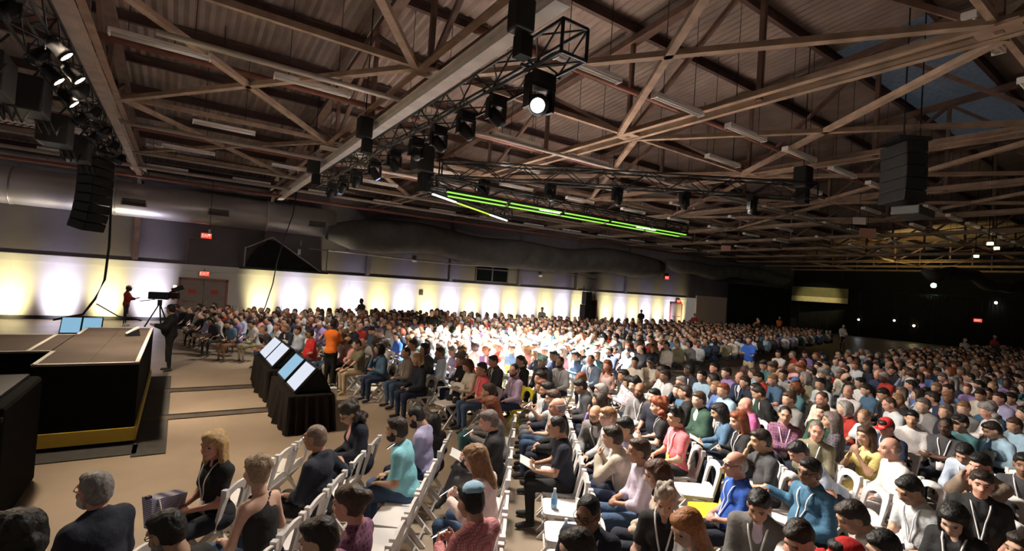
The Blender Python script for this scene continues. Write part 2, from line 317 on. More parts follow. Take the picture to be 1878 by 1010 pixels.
# ------------------------------------------------------------ black lighting trusses and fixtures
TR = mat('truss_black', (.014, .014, .015), .45, .3, var=.2)
def box_truss(a, b, size, label, step=.55):
    a = Vector(a); b = Vector(b); d = b - a; L = d.length; t = empty('lighting_truss', a, math.atan2(d.y, d.x) - math.pi / 2); h = size / 2
    for x in (-h, h):
        for z in (-h, h): MB().tube([(x, 0, z), (x, L, z)], .026, 6).build('main_tube', TR, t)
    n = int(L / step); st = L / n
    lm = {}
    def lac(p, q, key):
        if key not in lm: lm[key] = MB().tube([p, q], .014, 5).mesh('lacing', TR)
        return lm[key]
    for i in range(n):
        y = i * st; s = 1 if i % 2 else -1
        for x in (-h, h): link('lacing', lac((x, 0, -h * s), (x, st, h * s), ('v', x, s)), t, (0, y, 0))
        link('lacing', lac((-h * s, 0, -h), (h * s, st, -h), ('b', s)), t, (0, y, 0)); link('lacing', lac((-h * s, 0, h), (h * s, st, h), ('t', s)), t, (0, y, 0))
    for y in (0, L):
        for p, q in (((-h, y, -h), (h, y, -h)), ((-h, y, h), (h, y, h)), ((-h, y, -h), (-h, y, h)), ((h, y, -h), (h, y, h))): MB().tube([p, q], .024, 6).build('end_frame', TR, t)
    tag(t, label, 'lighting truss'); return t
box_truss((4.0, 4.85, 6.05), (4.0, 18.2, 6.05), .42, 'long black box truss with moving lights running to the far wall')
box_truss((5.9, 12.7, 6.0), (14.4, 6.7, 6.0), .42, 'black box truss crossing diagonally over the middle seats')
box_truss((-1.95, 6.5, 6.15), (-1.95, 19.5, 6.15), .42, 'black lamp-loaded box truss at the upper left over the stage')
box_truss((5.4, 12.0, 5.45), (15.9, 12.0, 5.45), .30, 'slim black truss carrying the green light bars')
box_truss((5.6, 12.5, 5.45), (9.9, 15.2, 5.45), .30, 'short slanting black truss carrying the last green bars')
LENS = mat('lens', (.06, .07, .09), .15, var=0); LIT = glow('lens_lit', (.85, 1.0, .96), 60); LITW = glow('lamp_lit', (1.0, .86, .55), 45); BLUEL = glow('lens_blue', (.25, .35, 1.0), 1.2)
def lathe(prof, n=16):
    b = MB(); vs = []; fs = []
    for r, z in prof: vs += [(r * math.cos(2 * math.pi * j / n), r * math.sin(2 * math.pi * j / n), z) for j in range(n)]
    for i in range(len(prof) - 1):
        for j in range(n): fs.append((i * n + j, i * n + (j + 1) % n, (i + 1) * n + (j + 1) % n, (i + 1) * n + j))
    fs.append(tuple(range(n))[::-1]); fs.append(tuple(range((len(prof) - 1) * n, len(prof) * n))); return b.add(vs, fs)
ml_base = MB().box((0, 0, -.12), (.36, .26, .16)).mesh('base', TR); ml_clamp = MB().tube([(0, 0, -.05), (0, 0, .02)], .03, 6).tube([(-.34, 0, .02), (.34, 0, .02)], .025, 6).mesh('clamp', TR)
ml_yoke = MB().box((-.2, 0, -.36), (.05, .14, .34)).box((.2, 0, -.36), (.05, .14, .34)).box((0, 0, -.21), (.45, .16, .05)).mesh('yoke', TR)
ml_head = lathe([(.09, .2), (.14, .17), (.15, -.05), (.12, -.2), (.11, -.22)]).mesh('lamp_head', TR, True); ml_lens = lathe([(.095, -.222), (.095, -.235), (.05, -.245)]).mesh('lens', LENS, True)
def moving_light(loc, aim, label, lens=None):
    t = empty('moving_light', loc); link('base', ml_base, t); link('clamp', ml_clamp, t); link('yoke', ml_yoke, t)
    q = (Vector(aim) - (Vector(loc) + Vector((0, 0, -.45)))).to_track_quat('-Z', 'Y').to_euler()
    h_ = link('lamp_head', ml_head, t, (0, 0, -.45), q); l = link('lens', ml_lens, h_)
    if lens: l.material_slots[0].link = 'OBJECT'; l.material_slots[0].material = lens
    t.scale = (1, 1, 1) if lens is LIT else (.75, .75, .75); tag(t, label, 'stage light', 'moving stage lights'); return t
moving_light((4.0, 5.55, 5.85), (1.2, 2.2, 3.6), 'moving light with a dazzling white lens near the end of the long truss', LIT)
for i, (y, a) in enumerate(((6.7, (8, 3, 0)), (7.7, (9, 5, 0)), (8.8, (9, 6, 0)), (9.9, (3, 3, 0)), (11.2, (7, 12, 0)), (12.6, (8, 12, 0)), (14.2, (4, 16, 0)), (15.6, (3, 19, 0)), (17.0, (2, 20, 0)))):
    moving_light((4.0, y, 5.85), a, '%s dark moving light behind the dazzling one along the long truss' % ORD[i], BLUEL if i in (5, 7) else None)
for i, u in enumerate((.12, .3, .48, .66, .84)):
    moving_light((5.9 + 8.5 * u, 12.7 - 6 * u, 5.8), (9 + i, 9, 0), '%s dark moving light from the left on the diagonal truss' % ORD[i])
# lamps on the left rig
pc = lathe([(.10, .2), (.13, .12), (.13, -.1), (.15, -.12), (.15, -.2)]).mesh('can', TR, True); pl = lathe([(.12, -.19), (.12, -.205), (.06, -.21)]).mesh('lens', LITW, True); py_ = MB().box((-.17, 0, .05), (.02, .05, .3)).box((.17, 0, .05), (.02, .05, .3)).box((0, 0, .21), (.36, .05, .02)).mesh('yoke', TR)
for i, y in enumerate((6.9, 7.7, 8.5, 9.5, 10.1, 10.62, 10.95, 11.6, 12.35, 13.2, 14.0, 14.9, 15.8, 16.7, 17.6, 18.5)):
    lit = i in (3, 5, 6, 8); t = empty('stage_lamp', (-1.85 + (.2 if i % 2 else -.1), y, 5.8)); t.scale = (.7, .7, .7); link('yoke', py_, t)
    c_ = link('can', pc, t, (0, 0, 0), (Vector((2.2, y + .5, 2.2)) - Vector((-1.75, y, 5.75))).to_track_quat('-Z', 'Y').to_euler() if lit else (math.radians(-25), math.radians(30), 0)); l = link('lens', pl, c_)
    if not lit: l.material_slots[0].link = 'OBJECT'; l.material_slots[0].material = LENS
    tag(t, '%s %s lamp from the near end of the upper left rig' % (ORD[i], 'glowing warm' if lit else 'dark'), 'stage light', 'lamps of the left rig')
# black feature boxes hung under the rig (cable looms)
for i, (x, y, z) in enumerate(((-2.4, 8.4, 5.6), (-2.5, 10.2, 5.4), (-2.4, 12.0, 5.6), (-2.35, 14.0, 5.45), (-2.3, 16.2, 5.5))):
    t = empty('rig_dimmer_box', (x, y, z)); bevel(MB().box((0, 0, 0), (.5, .75, .6)).build('case', BLK, t), .03); MB().tube([(0, 0, .3), (.2, 0, .65)], .02).build('strap', BLK, t)
    for k in range(3): MB().tube([(.1 * k, .3, -.2), (.1 * k + .1, .55, -.5), (.15 * k, .9, -.25)], .02, 6).build('cable', BLK, t, True)
    tag(t, '%s black cable-hung box under the upper left rig' % ORD[i], 'equipment box', 'boxes on the left rig')
# green LED bars
GRN = glow('led_green', (.30, .85, .06), .62); GRNW = glow('led_white', (.80, 1.0, .85), 4); YEL = glow('led_yellow', (.52, .80, .03), .62)
def led(a, b, m, label):
    a = Vector(a); b = Vector(b); d = b - a; L = d.length; t = empty('led_bar', a, math.atan2(d.y, d.x)); MB().box((L / 2, 0, .05), (L, .09, .08)).build('housing', BLK, t); MB().box((L / 2, 0, -.005), (L - .04, .06, .03)).build('strip', m, t); cl = Matrix.Rotation(-math.atan2(d.y, d.x), 3, 'Z') @ Vector((0, (12.0 - a.y) * .6 if abs(d.y) < .01 else .12, 0)) if abs(d.y) < .01 else Vector((0, .25, 0)); MB().tube([(L / 2, 0, .08), (L / 2 + cl.x, cl.y, .14), (L / 2 + cl.x, cl.y, .4)], .02, 6).tube([(L / 2 + cl.x, cl.y - .35, .13), (L / 2 + cl.x, cl.y + .35, .13)], .02, 6).build('clamp', TR, t)
    tag(t, label, 'light bar', 'green light bars')
for i in range(5):
    for j, y in enumerate((11.70, 12.25)):
        x = 5.65 + 2.02 * i + .3 * j; white = (i == 0 and j) or (i == 2 and not j and 0)
        led((x, y, 5.2), (x + 1.9, y, 5.2), GRN, '%s green light bar from the left in the %s row' % (ORD[i], 'front' if j == 0 else 'rear'))
led((5.55, 12.35, 5.2), (6.6, 13.0, 5.2), GRNW, 'white-hot light bar at the corner of the green bars')
led((6.65, 13.05, 5.2), (8.5, 14.2, 5.2), YEL, 'slanting yellow-green light bar')
led((8.55, 14.25, 5.2), (9.7, 14.95, 5.2), GRNW, 'white-hot light bar at the far end of the slanting bars')
led((8.9, 11.95, 5.22), (9.7, 11.95, 5.22), GRNW, 'short white-hot bar between the green rows in the middle')
led((13.2, 11.95, 5.22), (14.2, 11.95, 5.22), GRNW, 'short white-hot bar between the green rows at the right')
# hoists and the fixture boxes on the trusses
def hoist(loc, label, s=1.0):
    t = empty('chain_hoist', loc); bevel(MB().box((0, 0, 0), (.34 * s, .3 * s, .5 * s)).build('motor', BLK, t), .03); MB().tube([(0, 0, .25 * s), (0, 0, rz_(loc[1]) - loc[2] + .1)], .015, 6).build('chain', TR, t); MB().box((.1 * s, .05, -.42 * s), (.22 * s, .22 * s, .34 * s)).build('chain_bag', BLKF, t); tag(t, label, 'hoist', 'chain hoists')
hoist((3.45, 5.3, 6.35), 'black chain hoist above the near end of the long truss', .85)
hoist((5.5, 13.1, 6.3), 'black chain hoist where the diagonal truss begins', 1.6)
hoist((14.2, 6.9, 6.4), 'black chain hoist at the right end of the diagonal truss', 1.2)
hoist((3.55, 12.2, 6.5), 'black chain hoist half way along the long truss')
hoist((3.55, 17.8, 6.5), 'black chain hoist at the far end of the long truss', 1.1)
def line_array(loc, n, label, rz=0, w=1.0):
    t = empty('line_array_speaker', loc, rz); a = 0; y = 0; z = 0
    for i in range(n):
        a = -4 + 1.3 * i * (1 + .16 * i); ra = math.radians(a); q = Matrix.Rotation(ra, 3, 'X')
        c = Vector((0, y, z)) + q @ Vector((0, 0, -.13)); b = MB(); b.box(c, (w, .48, .25), q); e_ = b.build('speaker_box', BLK, t); bevel(e_, .02, 1)
        MB().box(c + q @ Vector((0, -.245, 0)), (w * .92, .015, .2), q).build('grille', BLKF, e_)
        nx = Vector((0, y, z)) + q @ Vector((0, 0, -.262)); y, z = nx.y, nx.z
    MB().box((0, 0, .06), (w * .9, .7, .08)).build('fly_frame', TR, t); MB().tube([(0, 0, .1), (0, 0, rz_(loc[1]) - loc[2] + .1)], .015, 6).build('chain', TR, t)
    tag(t, label, 'loudspeaker')
line_array((-2.25, 19.0, 5.75), 8, 'curved black line array of loudspeakers hanging over the stage', math.radians(56), .78)
line_array((12.9, 4.2, 6.5), 5, 'dark line array of loudspeakers hanging high over the right-hand seats', math.radians(56), .75)
t = empty('projection_housing', (13.0, 4.0, 5.0)); bevel(MB().box((0, 0, 0), (.95, .5, .18)).build('case', mat('grey_case', (.06, .062, .06), .6), t), .02); MB().tube([(.2, 0, .09), (.2, 0, rz_(4.0) - 4.9)], .015, 6).build('hanger', TR, t); tag(t, 'grey flat box hanging under the right-hand line array', 'equipment box')
# unlit signs hung from the roof
SGN = mat('sign_pink', (.50, .26, .20), .7, var=.05); SGNW = mat('sign_white', (.5, .45, .40), .7)
for (x, y, z, mm, lb, s) in ((27.4, 17.6, 6.0, SGN, 'small pink sign hanging beyond the green light bars', .55), (23.3, 8.65, 6.0, SGN, 'pink rectangular sign hanging over the right-hand rows', .62), (20.0, 7.7, 6.0, SGNW, 'off-white square sign hanging left of the pink rectangular sign', .42)):
    t = empty('hanging_sign', (x, y, z), math.radians(-40)); MB().box((0, 0, 0), (s, .04, s * .6)).build('panel', mm, t); MB().tube([(0, 0, s * .3), (0, 0, rz_(y) - z + .1)], .01, 5).build('rod', BLK, t); tag(t, lb, 'sign', 'unlit hanging signs')
# hanging cables
for pts, lb in (([(-2.6, 25.9, 8.05), (-2.55, 25.9, 6.2), (-2.5, 26, 5.0), (-2.45, 26, 3.4), (-2.5, 26, 2.0), (-2.75, 26, 1.2), (-3.1, 26.1, .55), (-4.0, 26.3, .3)], 'thick black cable hanging behind the line array to the floor'), ([(4.6, 26, 8.04), (4.4, 26, 5.6), (4.1, 26, 4.4), (3.85, 26, 3.2), (3.75, 26, 2.2), (3.5, 26, 1.1), (3.3, 26, .4)], 'black cable hanging below the draped scaffold platform'), ([(-2.7, 26, 1.0), (-2.0, 26.2, .5), (-1.2, 26.4, .3)], 'thin loose cable end curving to the right behind the stage')):
    t = MB().tube(pts, .045 if 'thick' in lb else .025, 8).build('hanging_cable', BLK, None, True); tag(t, lb, 'cable')
t = empty('hanging_lamp', (.98, 25.5, 4.35)); MB().tube([(0, 0, .1), (0, 0, rz_(25.5) - 4.25)], .012, 5).build('rod', BLK, t); MB().tube([(0, 0, .1), (0, 0, -.12)], .05, 10).build('lamp_body', EL, t, True); MB().tube([(0, 0, -.12), (0, 0, -.17)], .045, 10).build('lamp_tip', glow('tip_red', (1, .15, .1), 3), t); tag(t, 'thin hanging lamp with red tip in front of the wall duct', 'lamp')
# scaffold platform with black drape on top of the white wall
t = empty('draped_scaffold', (4.5, 28.7, 2.92)); SCF = mat('scaffold', (.45, .42, .40), .5, .4)
b = MB(); b.add([(-1.7, -.3, 0), (1.9, -.3, 0), (1.0, -.25, .55), (.35, -.25, 1.0), (-.2, -.22, 1.45), (-.75, -.22, 1.5), (-1.15, -.25, 1.1), (-1.45, -.28, .6), (-1.7, .5, 0), (1.9, .5, 0), (1.0, .5, .55), (.35, .5, 1.0), (-.2, .5, 1.45), (-.75, .5, 1.5), (-1.15, .5, 1.1), (-1.45, .5, .6)], [tuple(range(8)), tuple(range(8, 16))[::-1]] + [(i, 8 + i, 8 + (i + 1) % 8, (i + 1) % 8) for i in range(8)])
b.build('black_cover', BLKF, t)
for p, q in (((-1.8, -.4, 0), (-1.8, -.4, 1.0)), ((2.2, -.4, 0), (2.2, -.4, 1.3)), ((-1.8, -.4, .95), (-.6, -.4, 1.62)), ((1.2, -.4, 1.2), (2.6, -.4, 1.2)), ((-.6, -.4, 1.62), (1.9, -.4, .0)), ((.8, -.4, 1.35), (.8, -.4, 1.6))): MB().tube([p, q], .035, 6).build('scaffold_tube', SCF, t)
MB().box((.2, .3, -.06), (4.2, 1.5, .1)).build('deck', BLK, t); MB().box((.75, -.35, .98), (.14, .12, .3)).build('work_lamp', mat('lampblue', (.5, .6, .7), .4), t)
tag(t, 'scaffold platform under a black cover on top of the white wall', 'scaffold')
t = empty('pipe_frame', (1.0, WALLY + .02, 2.9)); 
for p, q in (((-.75, 0, 0), (-.7, 0, 1.3)), ((-.7, 0, 1.3), (.55, 0, 1.25)), ((.55, 0, 1.25), (.6, 0, .95))): MB().tube([p, q], .03, 6).build('pipe', mat('pipe_brown', (.25, .2, .16), .6), t)
tag(t, 'thin brown pipe frame on the grey wall above the double doors', 'pipe frame')
# small speaker tower against the lit wall and hanging panel at the back
t = empty('speaker_tower', (25.9, 28.0, 0)); MB().box((0, 0, .9), (.75, .6, 1.8)).build('draped_base', BLKF, t); bevel(MB().box((0, 0, 2.3), (.6, .5, .95)).build('speaker', BLK, t), .03); MB().tube([(-.35, 0, 1.8), (-.35, 0, 3.2)], .03, 6).build('pole', BLK, t); MB().tube([(.35, 0, 1.8), (.35, 0, 3.2)], .03, 6).build('pole', BLK, t); tag(t, 'black speaker tower standing before the glowing wall', 'speaker tower')
t = MB().box((27.9, WALLY - .06, 2.42), (.75, .1, .55)).build('wall_cabinet', DOOR); tag(t, 'brown wall cabinet above the dark doorway', 'cabinet')
t = empty('back_banner', (57.5, 25.6, 4.1), math.radians(-72)); MB().box((0, 0, 0), (5.2, .1, 1.6)).build('panel', mat('panel_olive', (.16, .15, .07), .8, var=.3, scale=.6), t); MB().box((0, -.07, -.5), (5.2, .05, .55)).build('lower_band', mat('panel_yellow', (.62, .55, .32), .8), t); MB().tube([(-2, 0, .8), (-2, 0, 3.7)], .02).build('cable', BLK, t); MB().tube([(2, 0, .8), (2, 0, 3.7)], .02).build('cable', BLK, t); tag(t, 'pale yellow banner panel hanging before the dark drapes', 'banner')
spot('banner_lamp', (52, 23, 6.3), (57.5, 25.6, 3.8), 500, (1, .85, .45), 40, .7, .1)
# distant practical lights in the dark end
for (y, z, c, e, lb, r) in ((22.4, 1.75, (.9, .95, 1), 14, 'cluster of tiny white lights low in the dark far end', .09), (19.3, 1.95, (1, .8, .5), 8, 'tiny warm light right of the white cluster', .09), (17.7, 1.6, (1, .75, .4), 18, 'single bright amber light low in the dark far end', .1), (12.0, 4.2, (.9, 1, 1), 22, 'lone white light high on the dark far right', .1), (16.6, 5.6, (.5, 1, .75), 26, 'pair of mint green lights under the far roof', .22)):
    t = empty('practical_light', (59.2 if z < 4.5 else 60.1, y, z)); MB().box((.12, 0, 0), (.2, r * 2.4, r * 2.2)).build('housing', BLK, t); lathe([(r * .4, .06), (r, .03), (r, 0), (r * .6, -.02)], 10).build('lamp', glow('prac_%d' % int(y * 10), c, e), t, True, (0, 0, 0), (0, math.pi / 2, 0)); tag(t, lb, 'lamp', 'distant lamps')
# warm far roof lamps on the dark right
for i, (x, y, z) in enumerate(((30, 6.4, 6.2), (36, 8.2, 6.2), (34.0, 7.0, 6.4))):
    t = empty('roof_flood', (x, y, z)); MB().box((0, 0, 0), (.3, .3, .2)).build('housing', BLK, t); MB().box((-.16, -.08, -.05), (.04, .2, .12)).build('lamp', glow('flood_%d' % i, (1, .8, .35), 14), t); MB().tube([(0, 0, .1), (0, 0, rz_(y) - z + .1)], .02).build('stem', BLK, t); tag(t, '%s small warm flood lamp under the far right roof' % ORD[i], 'lamp', 'roof flood lamps')
spot('roof_flood_light', (46, 14, 4.5), (50, 15, 8.2), 500, (1, .75, .25), 120, .9, .2)

# ------------------------------------------------------------ stage
STH = 1.27
st = empty('stage', (0, 0, 0)); tag(st, 'black thrust stage with white edge tape and yellow base strip', 'stage')
FASC = mat('fascia_black', (.0045, .0045, .004), .95, var=.2, spec=.1); DECK = mat('stage_deck', (.115, .088, .07), .6, var=.3, scale=.9); TAPE = mat('white_tape', (.80, .77, .72), .7, var=.03); YB = mat('yellow_strip', (.62, .43, .05), .6, var=.06)
b = MB(); b.prism([(-1.66, 9.6), (-.42, 9.6), (-.42, 14.6), (-1.66, 14.6)], .02, STH - .03); b.build('black_fascia', FASC, st)
b = MB(); b.prism([(-14, 10.95), (-1.67, 10.95), (-1.67, 13.3), (-14, 13.3)], .02, STH - .03); b.build('black_fascia', FASC, st)
for i in range(2):
    for j in range(4): MB().box((-1.66 + .31 + .62 * i, 9.6 + .625 + 1.25 * j, STH - .015), (.615, 1.245, .03)).build('deck_panel', DECK, st)
for i in range(8):
    for j in range(2): MB().box((-1.67 - .75 - 1.5 * i, 10.95 + .5875 + 1.175 * j, STH - .015), (1.495, 1.17, .03)).build('deck_panel', DECK, st)
def tape(x0, y0, x1, y1, wd=.055):
    MB().beam((x0, y0, STH + .003), (x1, y1, STH + .003), wd, .005).build('edge_tape', TAPE, st)
for q in ((-1.66, 9.63, -.42, 9.63), (-.45, 9.6, -.45, 14.6), (-1.63, 9.6, -1.63, 10.95), (-1.66, 10.98, -14, 10.98), (-1.66, 13.27, -14, 13.27), (-1.63, 13.3, -1.63, 14.6), (-1.66, 14.57, -.42, 14.57), (-1.95, 10.95, -1.95, 13.3)): tape(*q)
MB().box((-1.04, 9.585, .17), (1.26, .03, .2)).build('yellow_strip', YB, st); MB().box((-.405, 12.1, .17), (.03, 5.0, .2)).build('yellow_strip', YB, st)
b = empty('draped_riser', (-2.2, 7.6, 0)); bevel(MB().box((0, .05, .66), (1.72, 1.7, 1.32)).build('cloth_box', FASC, b), .05); MB().tube([(-.9, -.86, 1.2), (-.2, -.84, 1.26), (.86, -.82, 1.2)], .03, 6).build('hem_fold', BLKF, b, True); MB().box((0, .05, 1.34), (1.5, 1.5, .04)).build('top_board', BLK, b)
tag(b, 'black cloth-covered riser at the left edge in front of the stage', 'riser')
t = empty('stage_shoe', (-.72, 13.0, STH), math.radians(20))   # small wedge-shaped object on the deck
MB().add([(-.22, -.1, 0), (.22, -.1, 0), (.22, .1, 0), (-.22, .1, 0), (-.2, -.1, .1), (.16, -.1, .3), (.16, .1, .3), (-.2, .1, .1)], [(3,2,1,0), (0,1,5,4), (1,2,6,5), (2,3,7,6), (3,0,4,7), (4,5,6,7)]).build('wedge_body', mat('navy_case', (.02, .025, .05), .6), t); MB().add([(-.21, -.11, .1), (.17, -.11, .3), (.17, .11, .3), (-.21, .11, .1), (-.2, -.1, .13), (.15, -.1, .36), (.15, .1, .36), (-.2, .1, .13)], [(3,2,1,0), (0,1,5,4), (1,2,6,5), (2,3,7,6), (3,0,4,7), (4,5,6,7)]).build('white_top', TAPE, t)
t.scale = (.55, .55, .55); t.name = 'wedge_monitor'; tag(t, 'small navy wedge with white top lying on the stage corner', 'wedge monitor')
DSTRIP = mat('grey_floor_strip', (.060, .056, .052), .95, var=.15, scale=8); STRIP = mat('cable_ramp', (.075, .058, .045), .8, var=.25, scale=5)  # thin dark sheets lie on the floor along the stage
t = MB().box((-.2, 12.0, .008), (.42, 6.1, .016)).build('floor_strip', DSTRIP); tag(t, 'dark strip on the floor along the stage side', 'carpet')
t = MB().box((-1.0, 9.3, .008), (1.3, .45, .016)).build('floor_strip', DSTRIP); tag(t, 'dark strip on the floor along the stage front', 'carpet')
for (y, lb) in ((11.02, 'nearer brown cable ramp between stage and screens'), (13.32, 'farther brown cable ramp between stage and screens')):
    t = empty('cable_ramp', (.72, y, .017)); MB().add([(-1.1, -.16, 0), (1.05, -.16, 0), (1.05, .16, 0), (-1.1, .16, 0), (-1.1, -.07, .035), (1.0, -.07, .035), (1.0, .07, .035), (-1.1, .07, .035)], [(3,2,1,0), (0,1,5,4), (1,2,6,5), (2,3,7,6), (3,0,4,7), (4,5,6,7)]).build('ramp', STRIP, t); MB().box((-.05, 0, .037), (2.0, .06, .006)).build('lid', BLK, t); tag(t, lb, 'cable ramp', 'cable ramps')
# confidence screens on draped tables
CLOTHB = mat('table_cloth_black', (.012, .009, .0075), .95, var=.3, scale=4, bump=.2, spec=.15)
SCR = [glow('screen_white', (.80, .86, 1.0), .44), glow('screen_blue', (.24, .46, .64), .52)]
def cloth_box(x0, x1, y0, y1, z, n=14):
    b = MB(); per = []
    for i in range(n): per.append((x0 + (x1 - x0) * i / n, y0))
    for i in range(n): per.append((x1, y0 + (y1 - y0) * i / n))
    for i in range(n): per.append((x1 - (x1 - x0) * i / n, y1))
    for i in range(n): per.append((x0, y1 - (y1 - y0) * i / n))
    N = len(per); cx, cy = (x0 + x1) / 2, (y0 + y1) / 2; vs = []
    for lv, (zz, fl) in enumerate(((z, 0), (z - .02, .01), (z * .6, .04), (.01, .09))):
        for i, (x, y) in enumerate(per):
            dx, dy = x - cx, y - cy; l = math.hypot(dx, dy); wv = 1 + math.sin(i * 2.3) * .55
            vs.append((x + dx / l * fl * wv, y + dy / l * fl * wv, zz))
    fs = [tuple(range(N))]
    for lv in range(3): fs += [(lv * N + i, (lv + 1) * N + i, (lv + 1) * N + (i + 1) % N, lv * N + (i + 1) % N) for i in range(N)]
    return b.add(vs, fs)
for (ya, yb, lb) in ((9.25, 11.15, 'near black-clothed table carrying two tilted screens'), (11.75, 14.0, 'far black-clothed table carrying two tilted screens')):
    t = empty('screen_table', (0, 0, 0)); cloth_box(1.72, 2.5, ya, yb, .66).build('table_cloth', CLOTHB, t); MB().box((2.11, (ya + yb) / 2, .63), (.7, yb - ya - .1, .03)).build('table_board', BLK, t); tag(t, lb, 'table', 'screen tables')
TILT = math.radians(40)
for (y, sm_, lb) in ((9.42, 0, 'white glowing tilted screen nearest the camera'), (10.44, 1, 'pale blue glowing tilted screen second from the camera'), (12.0, 0, 'white glowing tilted screen third from the camera'), (13.1, 0, 'white glowing tilted screen farthest from the camera on the floor')):
    t = empty('tilted_screen', (1.86, y, .70)); w_ = .78 if y < 11 else .95; q = Matrix.Rotation(TILT, 3, 'Y')
    c = Vector((0, w_ / 2, 0)) + q @ Vector((0, 0, .26)); e_ = MB().box(c, (.05, w_ + .05, .56), q).build('bezel', BLK, t); MB().box(c + q @ Vector((-.028, 0, 0)), (.006, w_, .5), q).build('display', SCR[sm_], t)
    b = MB(); b.add([(.06, -.02, .0), (.62, -.02, .0), (.40, -.02, .40), (.06, w_ + .02, .0), (.62, w_ + .02, .0), (.40, w_ + .02, .40)], [(0, 1, 2), (5, 4, 3), (0, 3, 4, 1), (1, 4, 5, 2), (2, 5, 3, 0)]); b.build('black_support', BLKF, t)
    tag(t, lb, 'screen', 'tilted screens on the floor tables')
for i, x in enumerate((-2.12, -1.72)):
    t = empty('tilted_screen', (x, 16.0, 1.0)); q = Matrix.Rotation(math.radians(-35), 3, 'X'); MB().box(q @ Vector((0, .03, .2)), (.40, .05, .46), q).build('bezel', BLK, t); MB().box(q @ Vector((0, 0, .2)), (.36, .006, .42), q).build('display', SCR[1], t); MB().box((0, .25, -.5), (.3, .3, 1.0)).build('stand', BLKF, t)
    tag(t, '%s pale blue screen standing behind the stage' % ('left' if i == 0 else 'right'), 'screen', 'screens behind the stage')
# broadcast camera on tripod
t = empty('broadcast_camera', (-.62, 26.7, 0), math.radians(-10)); TRI = BLK
for a in (90, 210, 330): MB().tube([(0, 0, 1.05), (.5 * math.cos(math.radians(a)), .5 * math.sin(math.radians(a)), .02)], .03, 6).build('tripod_leg', TRI, t)
MB().tube([(0, 0, .95), (0, 0, 1.2)], .09, 10).build('pan_head', TRI, t); bevel(MB().box((-.05, 0, 1.38), (.75, .3, .32)).build('camera_body', BLK, t), .03); lathe([(.1, 0), (.13, .1), (.13, .35), (.15, .4)], 14).build('lens_barrel', BLK, t, True, (.3, 0, 1.4), (0, math.pi / 2, 0)); MB().box((.62, .02, 1.72), (.42, .3, .2), Matrix.Rotation(math.radians(-25), 3, 'Y')).build('hood', BLK, t); MB().tube([(.3, 0, 1.5), (.5, 0, 1.65)], .04).build('arm', BLK, t); MB().tube([(-.2, .1, 1.2), (-.75, .1, 1.1)], .02).build('pan_bar', BLK, t)
MB().box((.52, -.05, 1.82), (.1, .1, .1)).build('tally_light', glow('tally', (1, .8, .3), 5), t)
tag(t, 'black broadcast camera on a tripod by the glowing wall', 'video camera')

# ------------------------------------------------------------ folding chairs
CW = mat('chair_white', (.74, .71, .70), .45, var=.04); CY = mat('chair_yellow', (.82, .70, .04), .45, var=.04)
def poly_plate(poly, th):
    b = MB(); n = len(poly)
    return [(x, -th / 2, z) for x, z in poly] + [(x, th / 2, z) for x, z in poly], [tuple(range(n)), tuple(range(2 * n - 1, n - 1, -1))] + [(i, n + i, n + (i + 1) % n, (i + 1) % n) for i in range(n)]
def chair_meshes():
    D = {}
    pts = []
    for cx, cy, a0 in ((.15, .13, 0), (-.15, .13, 90), (-.17, -.15, 180), (.17, -.15, 270)):
        for k in range(4): a = math.radians(a0 + 30 * k); pts.append((cx + .055 * math.cos(a), cy + .055 * math.sin(a)))
    D['seat'] = MB().prism(pts, .43, .462)
    # back: arched head with two flat posts, drawn in the x-z plane then tilted
    out, inn = [], []
    for k in range(9):
        a = math.pi * k / 8; out.append((.205 * math.cos(a), .74 + .105 * math.sin(a) ** .8)); inn.append((.125 * math.cos(a), .70 + .075 * math.sin(a)))
    b = MB(); ang = math.radians(13)
    def til(x, y, z):
        zz = z - .44; return (x, -.19 + y - zz * math.sin(ang), .44 + zz * math.cos(ang))
    vs = []
    O = [(.19, .42)] + out + [(-.19, .42)]; I = [(.15, .42)] + inn + [(-.15, .42)]; n = len(O)
    for y in (-.014, .014): vs += [til(x, y, z) for x, z in O] + [til(x, y, z) for x, z in I]
    fs = []
    for i in range(n - 1):
        fs += [(i, n + i, n + i + 1, i + 1), (2 * n + i, 2 * n + i + 1, 3 * n + i + 1, 3 * n + i), (i, i + 1, 2 * n + i + 1, 2 * n + i), (n + i, 3 * n + i, 3 * n + i + 1, n + i + 1)]
    b.add(vs, fs); D['backrest'] = b
    b = MB(); vs, fs = poly_plate([(-.15, .44), (.15, .44), (.15, .52), (.05, .55), (-.05, .55), (-.15, .52)], .022); b.add([til(*v) for v in vs], fs); D['back_slat'] = b
    for s in (-1, 1):
        D['leg_f%d' % s] = MB().beam((s * .185, -.19, .45), (s * .185, .20, .0), .03, .05)
        D['leg_r%d' % s] = MB().beam((s * .155, .12, .43), (s * .155, -.27, .0), .028, .045)
        D['ear%d' % s] = MB().box(til(s * .185, 0, .80), (.05, .05, .07))
    D['stretcher_f'] = MB().tube([(-.185, .145, .07), (.185, .145, .07)], .012, 6); D['stretcher_r'] = MB().tube([(-.155, -.21, .09), (.155, -.21, .09)], .012, 6)
    return D
CHAIR = {}
for cn, mm in (('white', CW), ('yellow', CY)):
    CHAIR[cn] = [({'l': 'leg', 'e': 'top_knob'}.get(k[0], k.split('_f')[0].split('_r')[0]) if k not in ('backrest', 'back_slat', 'seat') else k, b.mesh(k, mm)) for k, b in chair_meshes().items()]
NCH = [0]
def chair(x, y, face, label, colr='white', group='white folding chairs'):
    t = empty('folding_chair', (x, y, 0), math.radians(face - 90))
    for k, me in CHAIR[colr]: link(k, me, t)
    tag(t, label, 'chair', group); NCH[0] += 1; return t

